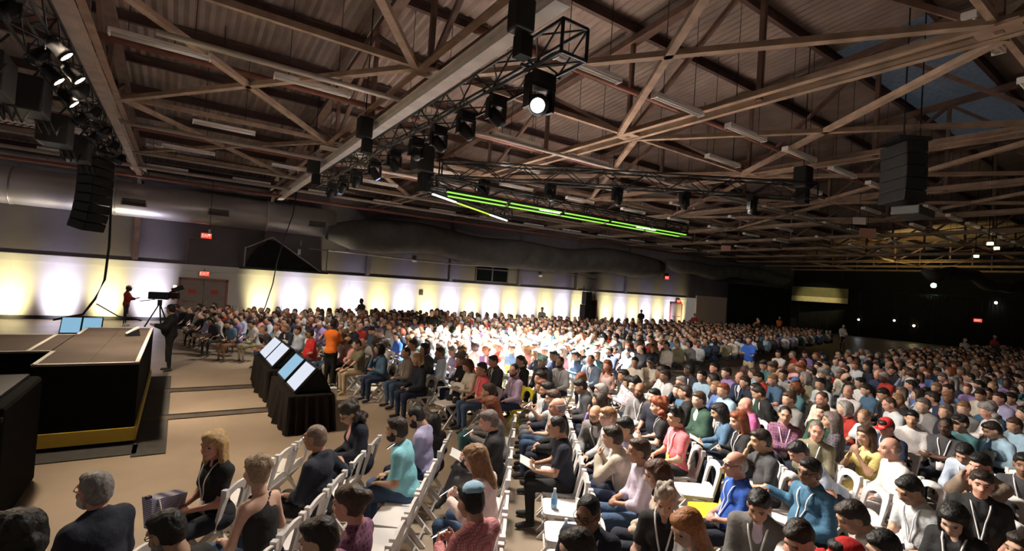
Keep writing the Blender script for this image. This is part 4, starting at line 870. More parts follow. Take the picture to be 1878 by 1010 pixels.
HEROES = [
    (-0.65, 3.87, 119, {'hair': 'curly', 'hc': 'k', 'skin': 'm', 'tc': 'black', 'top': 'tee', 'sex': 'f', 'row': (-0.73, 3.93)}, 'person with black curly hair and dark top at the bottom left corner', 'audience members in the near rows'),
    (-0.34, 4.48, 132, {'hair': 'short', 'hc': 'g', 'beard': 1, 'bc': 'w', 'glasses': 'red', 'skin': 'p', 'top': 'jacket', 'tc': 'navyk', 'bot_c': 'navyk', 'w': 1.15, 'hp': 4, 'row': (-0.33, 4.48)}, 'grey bearded man in dark suit jacket and red glasses beside the draped riser', 'audience members in the near rows'),
    (0.2, 3.6, 134, {'hair': 'short', 'hc': 'k', 'skin': 'm', 'glasses': 'black', 'beard': 1, 'bc': 'g', 'top': 'tee', 'tc': 'black', 'hp': 28, 'lean': 14, 'row': (0.12, 3.65)}, 'man with short black hair and glasses bowing his head below the striped tote', 'audience members in the near rows'),
    (0.45, 5.38, 206, {'sex': 'f', 'hair': 'long', 'hc': 'l', 'skin': 'p', 'top': 'tee', 'tc': 'black', 'lan': 1, 'arm': 'clasp', 'hy': 18, 'hp': 10, 'row': (0.37, 5.44)}, 'woman with wavy blond hair in black tee twisting round in the front row', 'audience members in the near rows'),
    (0.71, 4.38, 122, {'sex': 'f', 'hair': 'updo', 'hc': 'a', 'skin': 'f', 'top': 'tank', 'tc': 'black', 'bot_c': 'jeans', 'arm': 'lap', 'lean': 10, 'hy': -8, 'row': (0.67, 4.41)}, 'woman with pinned-up ash hair in a black strappy tank top', 'audience members in the near rows'),
    (1.31, 5.12, 136, {'hair': 'buzz', 'hc': 'gt', 'skin': 't', 'glasses': 'black', 'top': 'rolled', 'tc': 'navyk', 'bot_c': 'black', 'arm': 'outR', 'w': 1.1, 'row': (1.23, 5.18)}, 'bald man in navy shirt resting one arm along the next chair back', 'audience members in the near rows'),
    (2.02, 6.1, 182, {'sex': 'f', 'hair': 'curly', 'hc': 'n', 'skin': 'm', 'glasses': 'black', 'top': 'jacket', 'tc': 'navyk', 'ic': 'pink', 'arm': 'clasp', 'hp': 34, 'lean': 8, 'row': (1.94, 6.16)}, 'woman with dark wavy hair in navy blazer and pink top looking down', 'audience members in the near rows'),
    (2.24, 5.09, 144, {'hair': 'short', 'hc': 'n', 'beard': 1, 'bc': 'n', 'skin': 'm', 'top': 'polo', 'tc': 'aqua', 'bot_c': 'jeans', 'arm': 'lap', 'w': 1.15, 'lean': 12, 'row': (2.22, 5.1)}, 'bearded man in light blue polo and jeans sitting alone in the third row', 'audience members in the near rows'),
    (2.68, 5.56, 139, {'hair': 'buzz', 'hc': 'k', 'beard': 1, 'bc': 'n', 'skin': 'm', 'top': 'shirt', 'tc': 'lav', 'bot_c': 'navy', 'arm': 'phone', 'hp': 30, 'lean': 10, 'row': (2.6, 5.62)}, 'man with cropped dark hair in lavender shirt at the end of the third row', 'audience members in the near rows'),
    (2.95, 5.93, 96, {'sex': 'f', 'hair': 'long', 'hc': 'k', 'skin': 'm', 'top': 'long', 'tc': 'black', 'bot_c': 'black', 'sc': 0.82, 'row': (2.87, 5.99)}, 'person with long black hair seen from behind at the aisle end', 'audience members in the near rows'),
    (1.21, 3.54, 138, {'sex': 'f', 'hair': 'bun', 'hc': 'b', 'skin': 'p', 'top': 'tee', 'tc': 'plaidpurple', 'lan': 0, 'arm': 'lap', 'hp': 12, 'row': (1.13, 3.6)}, 'woman with brown hair in a bun and purple plaid blouse', 'audience members in the near rows'),
    (0.93, 3.15, 148, {'hair': 'short', 'hc': 'n', 'skin': 'f', 'top': 'tee', 'tc': 'plaidpurple', 'arm': 'phoneup', 'hp': 18, 'row': (0.85, 3.21)}, 'young person with short brown hair holding up a phone in a red case', 'audience members in the near rows'),
    (1.99, 3.17, 104, {'hair': 'short', 'hc': 'k', 'hat': 'kippa', 'hatc': 'sky', 'skin': 'm', 'top': 'shirt', 'tc': 'checkred', 'bot_c': 'jeans', 'arm': 'phone', 'hp': 18, 'w': 1.1, 'row': (1.91, 3.23)}, 'man in pale blue skullcap and red checked shirt seen from behind', 'audience members in the near rows'),
    (2.57, 3.96, 124, {'sex': 'f', 'hair': 'long', 'hc': 'lb', 'skin': 'f', 'top': 'long', 'tc': 'blush', 'bot_c': 'jeans', 'arm': 'phone', 'hp': 26, 'lean': 8, 'w': 1.1, 'row': (2.49, 4.02)}, 'woman with long light brown hair in white cardigan lit by her phone', 'audience members in the near rows'),
    (3.34, 5.05, 146, {'hair': 'short', 'hc': 'gb', 'skin': 'p', 'top': 'jacket', 'tc': 'black', 'ic': 'white', 'bot_c': 'greypant', 'arm': 'book', 'hp': 18, 'legs': 'cross', 'row': (3.27, 5.1)}, 'grey-haired man in black blazer and grey trousers using a tablet', 'audience members in the near rows'),
    (3.83, 5.69, 144, {'sex': 'f', 'hair': 'long', 'hc': 'r', 'skin': 'f', 'top': 'long', 'tc': 'grey', 'bot_c': 'navyk', 'arm': 'phone', 'hp': 24, 'lean': 10, 'row': (3.75, 5.75)}, 'woman with long auburn hair in grey top using her phone', 'audience members in the near rows'),
    (4.14, 6.41, 136, {'hair': 'short', 'hc': 'b', 'skin': 'm', 'top': 'long', 'tc': 'grey', 'bot_c': 'teal', 'row': (4.2, 6.37)}, 'person with brown hair half hidden behind the auburn-haired woman', 'audience members in the near rows'),
    (4.03, 4.53, 144, {'hair': 'buzz', 'hc': 'k', 'skin': 't', 'top': 'tee', 'tc': 'navyk', 'bot_c': 'black', 'arm': 'book', 'hp': 16, 'lean': 8, 'w': 1.1, 'row': (3.95, 4.59)}, 'man with cropped black hair in navy tee reading a white booklet', 'audience members in the near rows'),
    (4.84, 5.8, 144, {'hair': 'short', 'hc': 'b', 'skin': 'f', 'top': 'tee', 'tc': 'greyl', 'bot_c': 'jeans', 'arm': 'phoneup', 'hp': 14, 'lean': -4, 'row': (4.84, 5.8)}, 'young man in grey tee and jeans leaning back with a phone', 'audience members in the near rows'),
    (5.16, 6.25, 148, {'hair': 'short', 'hc': 'k', 'skin': 'm', 'top': 'jacket', 'tc': 'navyk', 'ic': 'white', 'bot_c': 'greypant', 'beard': 1, 'bc': 'n', 'row': (5.16, 6.25)}, 'dark-haired man in dark suit behind the young man in grey tee', 'audience members in the near rows'),
    (4.58, 5.28, 138, {'hair': 'fringe', 'hc': 'g', 'skin': 'p', 'top': 'jacket', 'tc': 'black', 'ic': 'white', 'row': (4.5, 5.34)}, 'bald man with pink head in black jacket behind the booklet reader', 'audience members in the near rows'),
    (5.26, 5.14, 200, {'hair': 'bald', 'hc': 'n', 'beard': 1, 'bc': 'n', 'glasses': 'black', 'skin': 't', 'top': 'jacket', 'tc': 'greym', 'ic': 'white', 'arm': 'knee', 'lean': 26, 'hp': 20, 'lan': 1, 'row': (5.35, 5.07)}, 'bald bearded man with glasses in grey blazer leaning forward', 'audience members in the near rows'),
    (4.93, 4.65, 158, {'hair': 'short', 'hc': 'lb', 'glasses': 'black', 'skin': 'f', 'top': 'shirt', 'tc': 'greyl', 'row': (5.01, 4.59)}, 'man with sandy hair and glasses beside the grey blazer', 'audience members in the near rows'),
    (4.78, 4.2, 162, {'hair': 'short', 'hc': 'k', 'skin': 'm', 'top': 'shirt', 'tc': 'lav', 'hp': 14, 'row': (4.74, 4.23)}, 'man with thick black hair in lavender shirt turned to his neighbour', 'audience members in the near rows'),
    (4.43, 3.89, 122, {'hair': 'short', 'hc': 'n', 'skin': 'm', 'top': 'long', 'tc': 'beige', 'bot_c': 'navy', 'arm': 'prayer', 'lean': 16, 'hp': 14, 'row': (4.48, 3.86)}, 'man in beige jacket with dark strap holding clasped hands before his face', 'audience members in the near rows'),
    (4.21, 3.5, 148, {'hair': 'short', 'hc': 'b', 'skin': 't', 'top': 'rolled', 'tc': 'lilac', 'bot_c': 'jeans', 'arm': 'clasp', 'lean': 2, 'hp': 6, 'row': (4.21, 3.5)}, 'man with receding brown hair in pale lilac shirt gazing left', 'audience members in the near rows'),
    (5.82, 4.29, 154, {'hair': 'spiky', 'hc': 'k', 'skin': 'm', 'top': 'polo', 'tc': 'salmon', 'bot_c': 'black', 'arm': 'lap', 'lan': 1, 'badgec': 'yellow', 'lean': 0, 'row': (5.83, 4.28)}, 'man with black hair in salmon pink shirt with yellow badge', 'audience members in the near rows'),
    (6.19, 4.75, 130, {'sex': 'f', 'hair': 'curly', 'hc': 'r', 'skin': 'f', 'top': 'tee', 'tc': 'black', 'lan': 1, 'arm': 'book', 'lean': 10, 'row': (6.18, 4.76)}, 'woman with curly auburn hair in black tee beside the salmon shirt', 'audience members in the near rows'),
    (7.5, 5.33, 124, {'hair': 'short', 'hc': 'n', 'skin': 'm', 'top': 'long', 'tc': 'black', 'bot_c': 'black', 'w': 1.15, 'row': (7.59, 5.26)}, 'brown-haired man in black jacket behind the salmon shirt', 'audience members in the near rows'),
    (3.92, 2.95, 138, {'sex': 'f', 'hair': 'bob', 'hc': 'ch', 'skin': 'f', 'top': 'long', 'tc': 'beige', 'arm': 'clasp', 'hp': 20, 'row': (3.85, 3.0)}, 'woman with chestnut bob in beige top beside the grey cropped hair', 'audience members in the near rows'),
    (3.52, 2.68, 216, {'sex': 'f', 'hair': 'spiky', 'hc': 'gl', 'skin': 'f', 'top': 'tee', 'tc': 'black', 'lan': 1, 'arm': 'lap', 'hp': 22, 'row': (3.58, 2.63)}, 'woman with cropped grey hair in black top and white lanyard looking down', 'audience members in the near rows'),
    (3.4, 2.21, 168, {'sex': 'f', 'hair': 'long', 'hc': 'o', 'skin': 'f', 'top': 'long', 'tc': 'greyl', 'arm': 'lap', 'hp': 30, 'lean': 10, 'row': (3.32, 2.27)}, 'woman with long strawberry blond hair in grey top at the bottom edge', 'audience members in the near rows'),
    (2.75, 2.76, 216, {'hair': 'buzz', 'hc': 'k', 'skin': 'b', 'glasses': 'black', 'top': 'polo', 'tc': 'navyk', 'lan': 1, 'arm': 'lap', 'hp': 16, 'hy': -14, 'row': (2.67, 2.82)}, 'smiling man with glasses in navy polo and white lanyard at the bottom edge', 'audience members in the near rows'),
    (2.39, 2.27, 144, {'hair': 'short', 'hc': 'n', 'skin': 'f', 'top': 'tee', 'tc': 'navyk', 'lean': 10, 'hp': 20, 'row': (2.31, 2.32)}, 'crown of dark brown hair at the bottom edge below the smiling man', 'audience members in the near rows'),
    (4.87, 2.79, 148, {'hair': 'fringe', 'hc': 'w', 'skin': 'p', 'glasses': 'black', 'top': 'polo', 'tc': 'royal', 'bot_c': 'navyk', 'lan': 1, 'arm': 'clasp', 'w': 1.2, 'row': (4.79, 2.85)}, 'older man with white fringe hair and glasses in royal blue polo', 'audience members in the near rows'),
    (6.04, 3.15, 140, {'hair': 'short', 'hc': 'n', 'skin': 'm', 'top': 'polo', 'tc': 'char', 'bot_c': 'black', 'arm': 'face', 'hp': 16, 'w': 1.1, 'row': (6.05, 3.14)}, 'man in charcoal polo with hand on his face behind the royal blue polo', 'audience members in the near rows'),
    (6.97, 4.22, 132, {'sex': 'f', 'hair': 'long', 'hc': 'k', 'skin': 'm', 'top': 'long', 'tc': 'denim', 'arm': 'book', 'hp': 24, 'lean': 10, 'row': (6.88, 4.28)}, 'woman with long black hair in denim jacket holding papers', 'audience members in the near rows'),
    (6.68, 3.83, 146, {'sex': 'f', 'hair': 'long', 'hc': 'r', 'skin': 'f', 'top': 'long', 'tc': 'black', 'lan': 1, 'arm': 'phone', 'hp': 16, 'row': (6.6, 3.89)}, 'woman with long red-brown hair in black top and lanyard', 'audience members in the near rows'),
    (7.86, 4.29, 126, {'hair': 'bald', 'skin': 'p', 'top': 'shirt', 'tc': 'magenta', 'hp': 18, 'lean': 14, 'row': (7.91, 4.25)}, 'bald man in magenta pink shirt in front of the black suit', 'audience members in the near rows'),
    (9.29, 4.85, 134, {'hair': 'short', 'hc': 'n', 'skin': 'm', 'top': 'jacket', 'tc': 'black', 'ic': 'white', 'hp': 26, 'lean': 16, 'row': (9.36, 4.8)}, 'dark-haired man in black suit bowing over his papers', 'audience members in the near rows'),
    (10.3, 6.03, 170, {'hair': 'bald', 'skin': 'p', 'top': 'jacket', 'tc': 'navy', 'ic': 'white', 'lan': 1, 'row': (10.27, 6.05)}, 'bald man in navy suit with white lanyard in the middle rows', 'audience members in the near rows'),
    (6.97, 2.79, 144, {'hair': 'short', 'hc': 'k', 'skin': 'p', 'top': 'tee', 'tc': 'paleblue', 'bot_c': 'navyk', 'lean': 42, 'hp': 40, 'arm': 'knee', 'row': (6.89, 2.85)}, 'man in pale blue tee bent far forward with dark hair', 'audience members in the near rows'),
    (5.44, 2.36, 166, {'hair': 'short', 'hc': 'k', 'skin': 'b', 'glasses': 'black', 'top': 'shirt', 'tc': 'tealblue', 'bot_c': 'black', 'lan': 1, 'badgec': 'yellow', 'arm': 'outR', 'w': 1.3, 'row': (5.47, 2.34)}, 'heavy man with black hair and glasses in teal blue shirt and lanyard', 'audience members in the near rows'),
    (4.2, 2.24, 202, {'hair': 'short', 'hc': 'k', 'skin': 't', 'top': 'jacket', 'tc': 'greym', 'ic': 'lilac', 'lan': 1, 'hp': 26, 'arm': 'clasp', 'row': (4.3, 2.17)}, 'man with dark hair in grey blazer and wide white lanyard looking down', 'audience members in the near rows'),
    (4.11, 1.75, 174, {'hair': 'short', 'hc': 'n', 'skin': 'p', 'top': 'shirt', 'tc': 'white', 'arm': 'face', 'hp': 34, 'lean': 14, 'row': (4.03, 1.81)}, 'man in white shirt hiding his face in one hand', 'audience members in the near rows'),
    (4.96, 1.57, 138, {'hair': 'short', 'hc': 'n', 'skin': 't', 'top': 'shirt', 'tc': 'beigeg', 'hp': 34, 'lean': 20, 'row': (4.93, 1.6)}, 'man with dark brown hair in pale grey shirt bending down', 'audience members in the near rows'),
    (4.57, 1.3, 160, {'hair': 'short', 'hc': 'k', 'skin': 'm', 'top': 'tee', 'tc': 'denim', 'lan': 1, 'hp': 20, 'lean': 22, 'row': (4.67, 1.23)}, 'person in mid blue tee with lanyard beside the bending man', 'audience members in the near rows'),
    (7.37, 2.26, 136, {'hair': 'fringe', 'hc': 'g', 'skin': 'p', 'top': 'shirt', 'tc': 'white', 'bot_c': 'white', 'arm': 'lap', 'lean': 8, 'row': (7.46, 2.19)}, 'bald man in white shirt sitting upright in profile', 'audience members in the near rows'),
    (7.24, 3.16, 190, {'hair': 'buzz', 'hc': 'gt', 'skin': 'p', 'top': 'shirt', 'tc': 'olive', 'lan': 1, 'arm': 'clasp', 'hy': 20, 'row': (7.16, 3.21)}, 'balding man in olive shirt and lanyard talking to a woman in yellow', 'audience members in the near rows'),
    (7.69, 2.7, 164, {'sex': 'f', 'hair': 'long', 'hc': 'b', 'skin': 'm', 'top': 'tee', 'tc': 'yellowp', 'bot': 'skirt', 'bot_c': 'yellowp', 'arm': 'prayer', 'row': (7.78, 2.63)}, 'woman in yellow patterned dress with hands raised to her face', 'audience members in the near rows'),
    (7.73, 3.83, 208, {'hair': 'buzz', 'hc': 'k', 'skin': 'm', 'top': 'shirt', 'tc': 'plaidpurple', 'lan': 1, 'arm': 'cross', 'row': (7.65, 3.89)}, 'man with black hair and purple plaid shirt folding his arms', 'audience members in the near rows'),
    (8.07, 3.23, 114, {'sex': 'f', 'hair': 'long', 'hc': 'gb', 'skin': 'm', 'top': 'long', 'tc': 'plaiddark', 'row': (8.17, 3.16)}, 'person with long grey-brown hair seen from behind the plaid shirt', 'audience members in the near rows'),
    (8.62, 3.65, 174, {'hair': 'short', 'hc': 'b', 'skin': 'f', 'top': 'shirt', 'tc': 'dgreen', 'lan': 1, 'row': (8.56, 3.7)}, 'man with brown hair in dark green shirt and lanyard', 'audience members in the near rows'),
    (8.67, 2.8, 168, {'hair': 'short', 'hc': 'k', 'hat': 'cap', 'hatc': 'red', 'skin': 'p', 'top': 'tee', 'tc': 'navy', 'lan': 1, 'hp': 22}, 'man in red baseball cap and navy tee', 'audience members in the near rows'),
    (9.72, 2.87, 194, {'hair': 'short', 'hc': 'k', 'skin': 'm', 'top': 'polo', 'tc': 'whitep', 'arm': 'clasp'}, 'man with dark hair and moustache in white patterned short-sleeved shirt', 'audience members in the near rows'),
    (9.66, 2.42, 178, {'hair': 'buzz', 'hc': 'k', 'skin': 'd', 'top': 'polo', 'tc': 'char', 'lan': 1, 'arm': 'cross', 'w': 1.15}, 'dark-skinned man in charcoal polo folding his arms', 'audience members in the near rows'),
    (10.23, 2.36, 154, {'hair': 'short', 'hc': 'k', 'hat': 'cap', 'hatc': 'black', 'skin': 'm', 'top': 'tee', 'tc': 'teal'}, 'man in black cap and teal shirt behind the charcoal polo', 'audience members in the near rows'),
    (10.61, 1.9, 134, {'hair': 'short', 'hc': 'n', 'skin': 'm', 'top': 'shirt', 'tc': 'skyd', 'arm': 'face', 'hp': 30, 'lean': 18}, 'man in light blue shirt leaning his forehead on his hand', 'audience members in the near rows'),
    (8.65, 1.88, 174, {'hair': 'short', 'hc': 'k', 'skin': 'm', 'top': 'shirt', 'tc': 'paleblue', 'lan': 1, 'arm': 'hold', 'hp': 36, 'lean': 22}, 'man with black hair bending over a cup with a blue lanyard', 'audience members in the near rows'),
    (7.84, 1.57, 162, {'hair': 'short', 'hc': 'k', 'skin': 'p', 'top': 'jacket', 'tc': 'tan', 'ic': 'beige', 'arm': 'hands_head', 'hp': 20, 'lean': 10}, 'man with black hair in tan jacket covering his face', 'audience members in the near rows'),
    (8.24, 1.37, 188, {'hair': 'short', 'hc': 'k', 'skin': 'b', 'top': 'tee', 'tc': 'char', 'lan': 1}, 'man with black hair in dark grey top and lanyard at the right edge', 'audience members in the near rows'),
    (6.07, 1.65, 154, {'hair': 'short', 'hc': 'k', 'skin': 'm', 'top': 'tee', 'tc': 'whiteb', 'lan': 1, 'hp': 30, 'lean': 10, 'row': (6.04, 1.67)}, 'man with black hair in white tee looking down at his lap', 'audience members in the near rows'),
    (5.62, 1.3, 180, {'sex': 'f', 'hair': 'long', 'hc': 'k', 'skin': 'f', 'top': 'long', 'tc': 'black', 'lan': 1, 'arm': 'phone', 'hp': 32, 'lean': 8, 'row': (5.72, 1.23)}, 'woman with long black hair in black top reading a glowing phone', 'audience members in the near rows'),
    (6.85, 1.44, 196, {'hair': 'short', 'hc': 'n', 'skin': 'p', 'top': 'polo', 'tc': 'black', 'lan': 1, 'arm': 'lap', 'w': 1.3, 'hp': 8, 'row': (6.9, 1.41)}, 'heavy man with dark brown hair in black shirt and lanyard', 'audience members in the near rows'),
    (3.84, 1.37, 144, {'hair': 'short', 'hc': 'k', 'hat': 'cap', 'hatc': 'red', 'skin': 'm', 'top': 'tee', 'tc': 'navy', 'hp': 10, 'row': (3.76, 1.43)}, 'top of a red cap at the bottom edge', 'audience members in the near rows'),
    (5.25, 0.8, 154, {'hair': 'short', 'hc': 'n', 'skin': 'm', 'top': 'tee', 'tc': 'black', 'row': (5.35, 0.73)}, 'dark brown head of hair at the bottom right corner', 'audience members in the near rows'),
    (14.49, 3.55, 152, {'hair': 'short', 'hc': 'n', 'skin': 'p', 'top': 'shirt', 'tc': 'blue', 'bot_c': 'jeans', 'arm': 'hold', 'lean': 10}, 'man with brown hair in medium blue shirt turned towards a neighbour in white', 'audience members in the middle rows'),
    (14.5, 4.35, 204, {'sex': 'f', 'hair': 'bob', 'hc': 'w', 'skin': 'p', 'top': 'shirt', 'tc': 'white', 'arm': 'phoneup', 'badgec': 'yellow', 'lan': 1}, 'white-haired woman in white blouse with yellow badge raising her camera', 'audience members in the middle rows'),
    (15.28, 5.23, 174, {'hair': 'bald', 'skin': 'p', 'top': 'polo', 'tc': 'navy', 'lan': 1, 'arm': 'phone', 'hp': 20}, 'bald man in navy polo holding a lit phone', 'audience members in the middle rows'),
    (10.82, 3.43, 138, {'hair': 'buzz', 'hc': 'b', 'skin': 'p', 'top': 'long', 'tc': 'whiteb', 'hp': 22}, 'man with thin hair in pale grey hooded top', 'audience members in the middle rows'),
    (12.98, 2.56, 168, {'hair': 'bald', 'skin': 'p', 'top': 'tee', 'tc': 'petrol', 'lean': 24, 'hp': 22, 'arm': 'knee'}, 'bald man in petrol blue tee leaning on the chair in front', 'audience members in the middle rows'),
    (14.55, 3.07, 164, {'hair': 'short', 'hc': 'n', 'skin': 'm', 'top': 'shirt', 'tc': 'cream', 'hp': 24}, 'man with dark hair in cream shirt behind the petrol tee', 'audience members in the middle rows'),
    (14.73, 2.63, 154, {'hair': 'short', 'hc': 'n', 'skin': 'm', 'top': 'shirt', 'tc': 'mauve', 'hp': 16}, 'man with dark hair in mauve shirt near the right edge', 'audience members in the middle rows'),
    (18.54, 8.03, 174, {'hair': 'short', 'hc': 'k', 'hat': 'cap', 'hatc': 'navy', 'skin': 'm', 'top': 'tee', 'tc': 'orange', 'hp': 26}, 'man in bright orange tee and dark cap looking at his lap', 'audience members in the middle rows'),
    (16.76, 8.59, 184, {'hair': 'short', 'hc': 'k', 'skin': 'm', 'top': 'tee', 'tc': 'white', 'arm': 'cross', 'hp': 16}, 'man with black hair in white tee with arms folded near the standing man', 'audience members in the middle rows'),
    (18.07, 8.32, 170, {'hair': 'short', 'hc': 'n', 'skin': 'm', 'top': 'polo', 'tc': 'purple', 'hp': 24}, 'man in purple polo two seats from the bright orange tee', 'audience members in the middle rows'),
    (11.31, 4.35, 174, {'hair': 'bald', 'skin': 'p', 'top': 'shirt', 'tc': 'whitep', 'arm': 'cross'}, 'man in white and blue patterned shirt folding his arms', 'audience members in the middle rows'),
    (12.88, 4.7, 148, {'hair': 'short', 'hc': 'k', 'skin': 'm', 'top': 'tee', 'tc': 'white'}, 'dark-haired man in white tee seen in profile', 'audience members in the middle rows'),
    (11.95, 5.97, 180, {'hair': 'short', 'hc': 'k', 'skin': 'm', 'top': 'polo', 'tc': 'stripe'}, 'man in striped black and white polo', 'audience members in the middle rows'),
    (10.97, 5.19, 134, {'hair': 'short', 'hc': 'n', 'hat': 'cap', 'hatc': 'blue', 'skin': 'm', 'top': 'shirt', 'tc': 'lilac'}, 'man in lilac striped shirt and blue cap', 'audience members in the middle rows'),
    (9.87, 4.18, 164, {'hair': 'buzz', 'hc': 'b', 'skin': 'p', 'top': 'jacket', 'tc': 'cream', 'ic': 'white', 'hp': 14}, 'man with thin brown hair in cream jacket', 'audience members in the middle rows'),
    (9.48, 6.42, 178, {'hair': 'short', 'hc': 'k', 'skin': 'f', 'glasses': 'black', 'top': 'shirt', 'tc': 'skyd', 'row': (9.48, 6.41)}, 'man with glasses in light blue shirt beside the long black hair', 'audience members in the middle rows'),
    (8.26, 6.01, 168, {'hair': 'short', 'hc': 'g', 'skin': 'p', 'top': 'shirt', 'tc': 'navyk', 'arm': 'chin', 'row': (8.18, 6.07)}, 'man with grey hair and glasses in navy shirt holding his chin', 'audience members in the middle rows'),
    (6.81, 5.82, 198, {'hair': 'bald', 'beard': 1, 'bc': 'n', 'skin': 'b', 'top': 'long', 'tc': 'grey', 'lan': 1, 'row': (6.9, 5.75)}, 'bearded man in grey top and lanyard with hands in his lap', 'audience members in the middle rows'),
    (7.07, 6.18, 194, {'sex': 'f', 'hair': 'curly', 'hc': 'k', 'skin': 'f', 'top': 'tee', 'tc': 'flower', 'arm': 'phone', 'row': (7.16, 6.11)}, 'woman with curly dark hair in flowered blouse', 'audience members in the middle rows'),
    (6.67, 5.36, 184, {'hair': 'short', 'hc': 'k', 'skin': 'p', 'top': 'tee', 'tc': 'navyk', 'row': (6.63, 5.38)}, 'man with black hair and pink face between beard and curls', 'audience members in the middle rows'),
    (6.16, 6.38, 148, {'hair': 'short', 'hc': 'k', 'skin': 'm', 'top': 'jacket', 'tc': 'char', 'ic': 'blue', 'hp': 28, 'lean': 12, 'row': (6.26, 6.31)}, 'man with black hair in grey jacket over blue shirt looking down', 'audience members in the middle rows'),
    (6.06, 5.9, 138, {'hair': 'short', 'hc': 'g', 'glasses': 'black', 'skin': 'p', 'top': 'jacket', 'tc': 'black', 'ic': 'white', 'hp': 16, 'row': (5.99, 5.95)}, 'grey-haired man with glasses in black jacket', 'audience members in the middle rows'),
    (9.3, 5.99, 114, {'sex': 'f', 'hair': 'long', 'hc': 'k', 'skin': 'm', 'top': 'long', 'tc': 'black', 'row': (9.22, 6.05)}, 'woman with very long black hair seen from behind', 'audience members in the middle rows'),
    (5.06, 8.24, 172, {'hair': 'short', 'hc': 'k', 'skin': 't', 'top': 'polo', 'tc': 'coral', 'bot_c': 'jeans', 'lan': 1, 'arm': 'lap', 'lean': 2, 'hy': 10}, 'man in coral red polo and blue jeans on the aisle of the centre block', 'audience members in the brightly lit centre block'),
    (5.12, 8.79, 180, {'sex': 'f', 'hair': 'bob', 'hc': 'ch', 'skin': 'f', 'top': 'long', 'tc': 'cream', 'arm': 'book', 'hp': 30, 'bot_c': 'black'}, 'woman with brown shoulder-length hair in cream top reading beside the coral polo', 'audience members in the brightly lit centre block'),
    (5.67, 8.0, 176, {'hair': 'buzz', 'hc': 'n', 'beard': 1, 'bc': 'n', 'skin': 'p', 'top': 'shirt', 'tc': 'checklilac', 'bot_c': 'navy', 'hy': 24, 'lan': 1}, 'bearded man in checked lilac shirt on a yellow folding chair', 'audience members in the brightly lit centre block'),
    (5.89, 9.09, 182, {'hair': 'short', 'hc': 'b', 'skin': 'p', 'top': 'jacket', 'tc': 'char', 'ic': 'white', 'lan': 1, 'hp': 16}, 'man in charcoal suit and white lanyard behind the coral polo', 'audience members in the brightly lit centre block'),
    (6.48, 8.92, 180, {'sex': 'f', 'hair': 'pony', 'hc': 'b', 'skin': 'f', 'top': 'jacket', 'tc': 'black', 'ic': 'white', 'lan': 1}, 'woman with long brown ponytail in black jacket', 'audience members in the brightly lit centre block'),
    (6.92, 8.72, 194, {'hair': None, 'hat': 'turban', 'hatc': 'mint', 'skin': 'm', 'beard': 1, 'bc': 'g', 'top': 'jacket', 'tc': 'char', 'ic': 'white', 'lan': 1}, 'person in mint green turban and dark jacket', 'audience members in the brightly lit centre block'),
    (7.36, 8.64, 196, {'hair': 'buzz', 'hc': 'k', 'beard': 1, 'bc': 'k', 'skin': 'b', 'top': 'shirt', 'tc': 'greyl', 'lan': 1}, 'bearded man in pale grey shirt with patterned tie beside the turban', 'audience members in the brightly lit centre block'),
    (5.19, 10.3, 170, {'hair': 'short', 'hc': 'b', 'skin': 't', 'top': 'shirt', 'tc': 'paleblue', 'bot_c': 'navyk'}, 'man with brown hair in pale blue shirt half turned before the bright pool', 'audience members in the brightly lit centre block'),
    (4.3, 9.53, 186, {'sex': 'f', 'hair': 'bob', 'hc': 'lb', 'skin': 't', 'top': 'jacket', 'tc': 'navyk', 'ic': 'navyk', 'bot_c': 'navy', 'arm': 'lap'}, 'woman with blond bob in dark navy jacket on the front row aisle', 'audience members in the brightly lit centre block'),
    (4.4, 10.43, 184, {'hair': 'buzz', 'hc': 'n', 'skin': 'm', 'top': 'shirt', 'tc': 'taupe', 'bot_c': 'jeans', 'arm': 'clasp', 'lan': 1}, 'man in grey-brown shirt with hands in lap on the front row', 'audience members in the brightly lit centre block'),
    (4.81, 11.82, 194, {'sex': 'f', 'hair': 'bob', 'hc': 'lb', 'skin': 'm', 'top': 'long', 'tc': 'chark', 'bot_c': 'black', 'lean': 68, 'hp': 30, 'arm': 'reach'}, 'woman in dark grey top bending down to a white bag on the floor', 'audience members in the brightly lit centre block'),
    (4.36, 11.77, 180, {'hair': 'short', 'hc': 'gb', 'skin': 'm', 'top': 'tee', 'tc': 'white', 'bot_c': 'jeans', 'arm': 'lap', 'hat': 'cap', 'hatc': 'greyl'}, 'man in white tee and grey cap on the front row', 'audience members in the brightly lit centre block'),
    (4.69, 13.02, 196, {'hair': 'bald', 'skin': 'd', 'top': 'jacket', 'tc': 'char', 'ic': 'white', 'hp': 34, 'lean': 16}, 'dark-skinned bald man in dark jacket bowing his head', 'audience members in the brightly lit centre block'),
    (4.68, 13.47, 198, {'hair': 'bald', 'skin': 'p', 'top': 'long', 'tc': 'greyl', 'bot_c': 'navyk', 'lean': 40, 'hp': 36, 'arm': 'knee'}, 'man in light grey top with bald head bending towards the bag', 'audience members in the brightly lit centre block'),
    (4.3, 14.07, 200, {'hair': 'short', 'hc': 'n', 'skin': 'm', 'top': 'long', 'tc': 'greyl', 'bot_c': 'jeans', 'lean': 36, 'hp': 30, 'arm': 'knee'}, 'man with dark hair in light grey jacket leaning far forward beside the orange tee', 'audience members in the brightly lit centre block'),
    (5.36, 15.3, 190, {'hair': 'short', 'hc': 'n', 'hat': 'cap', 'hatc': 'royal', 'skin': 'm', 'top': 'tee', 'tc': 'greyl'}, 'man in bright blue cap and grey top', 'audience members in the brightly lit centre block'),
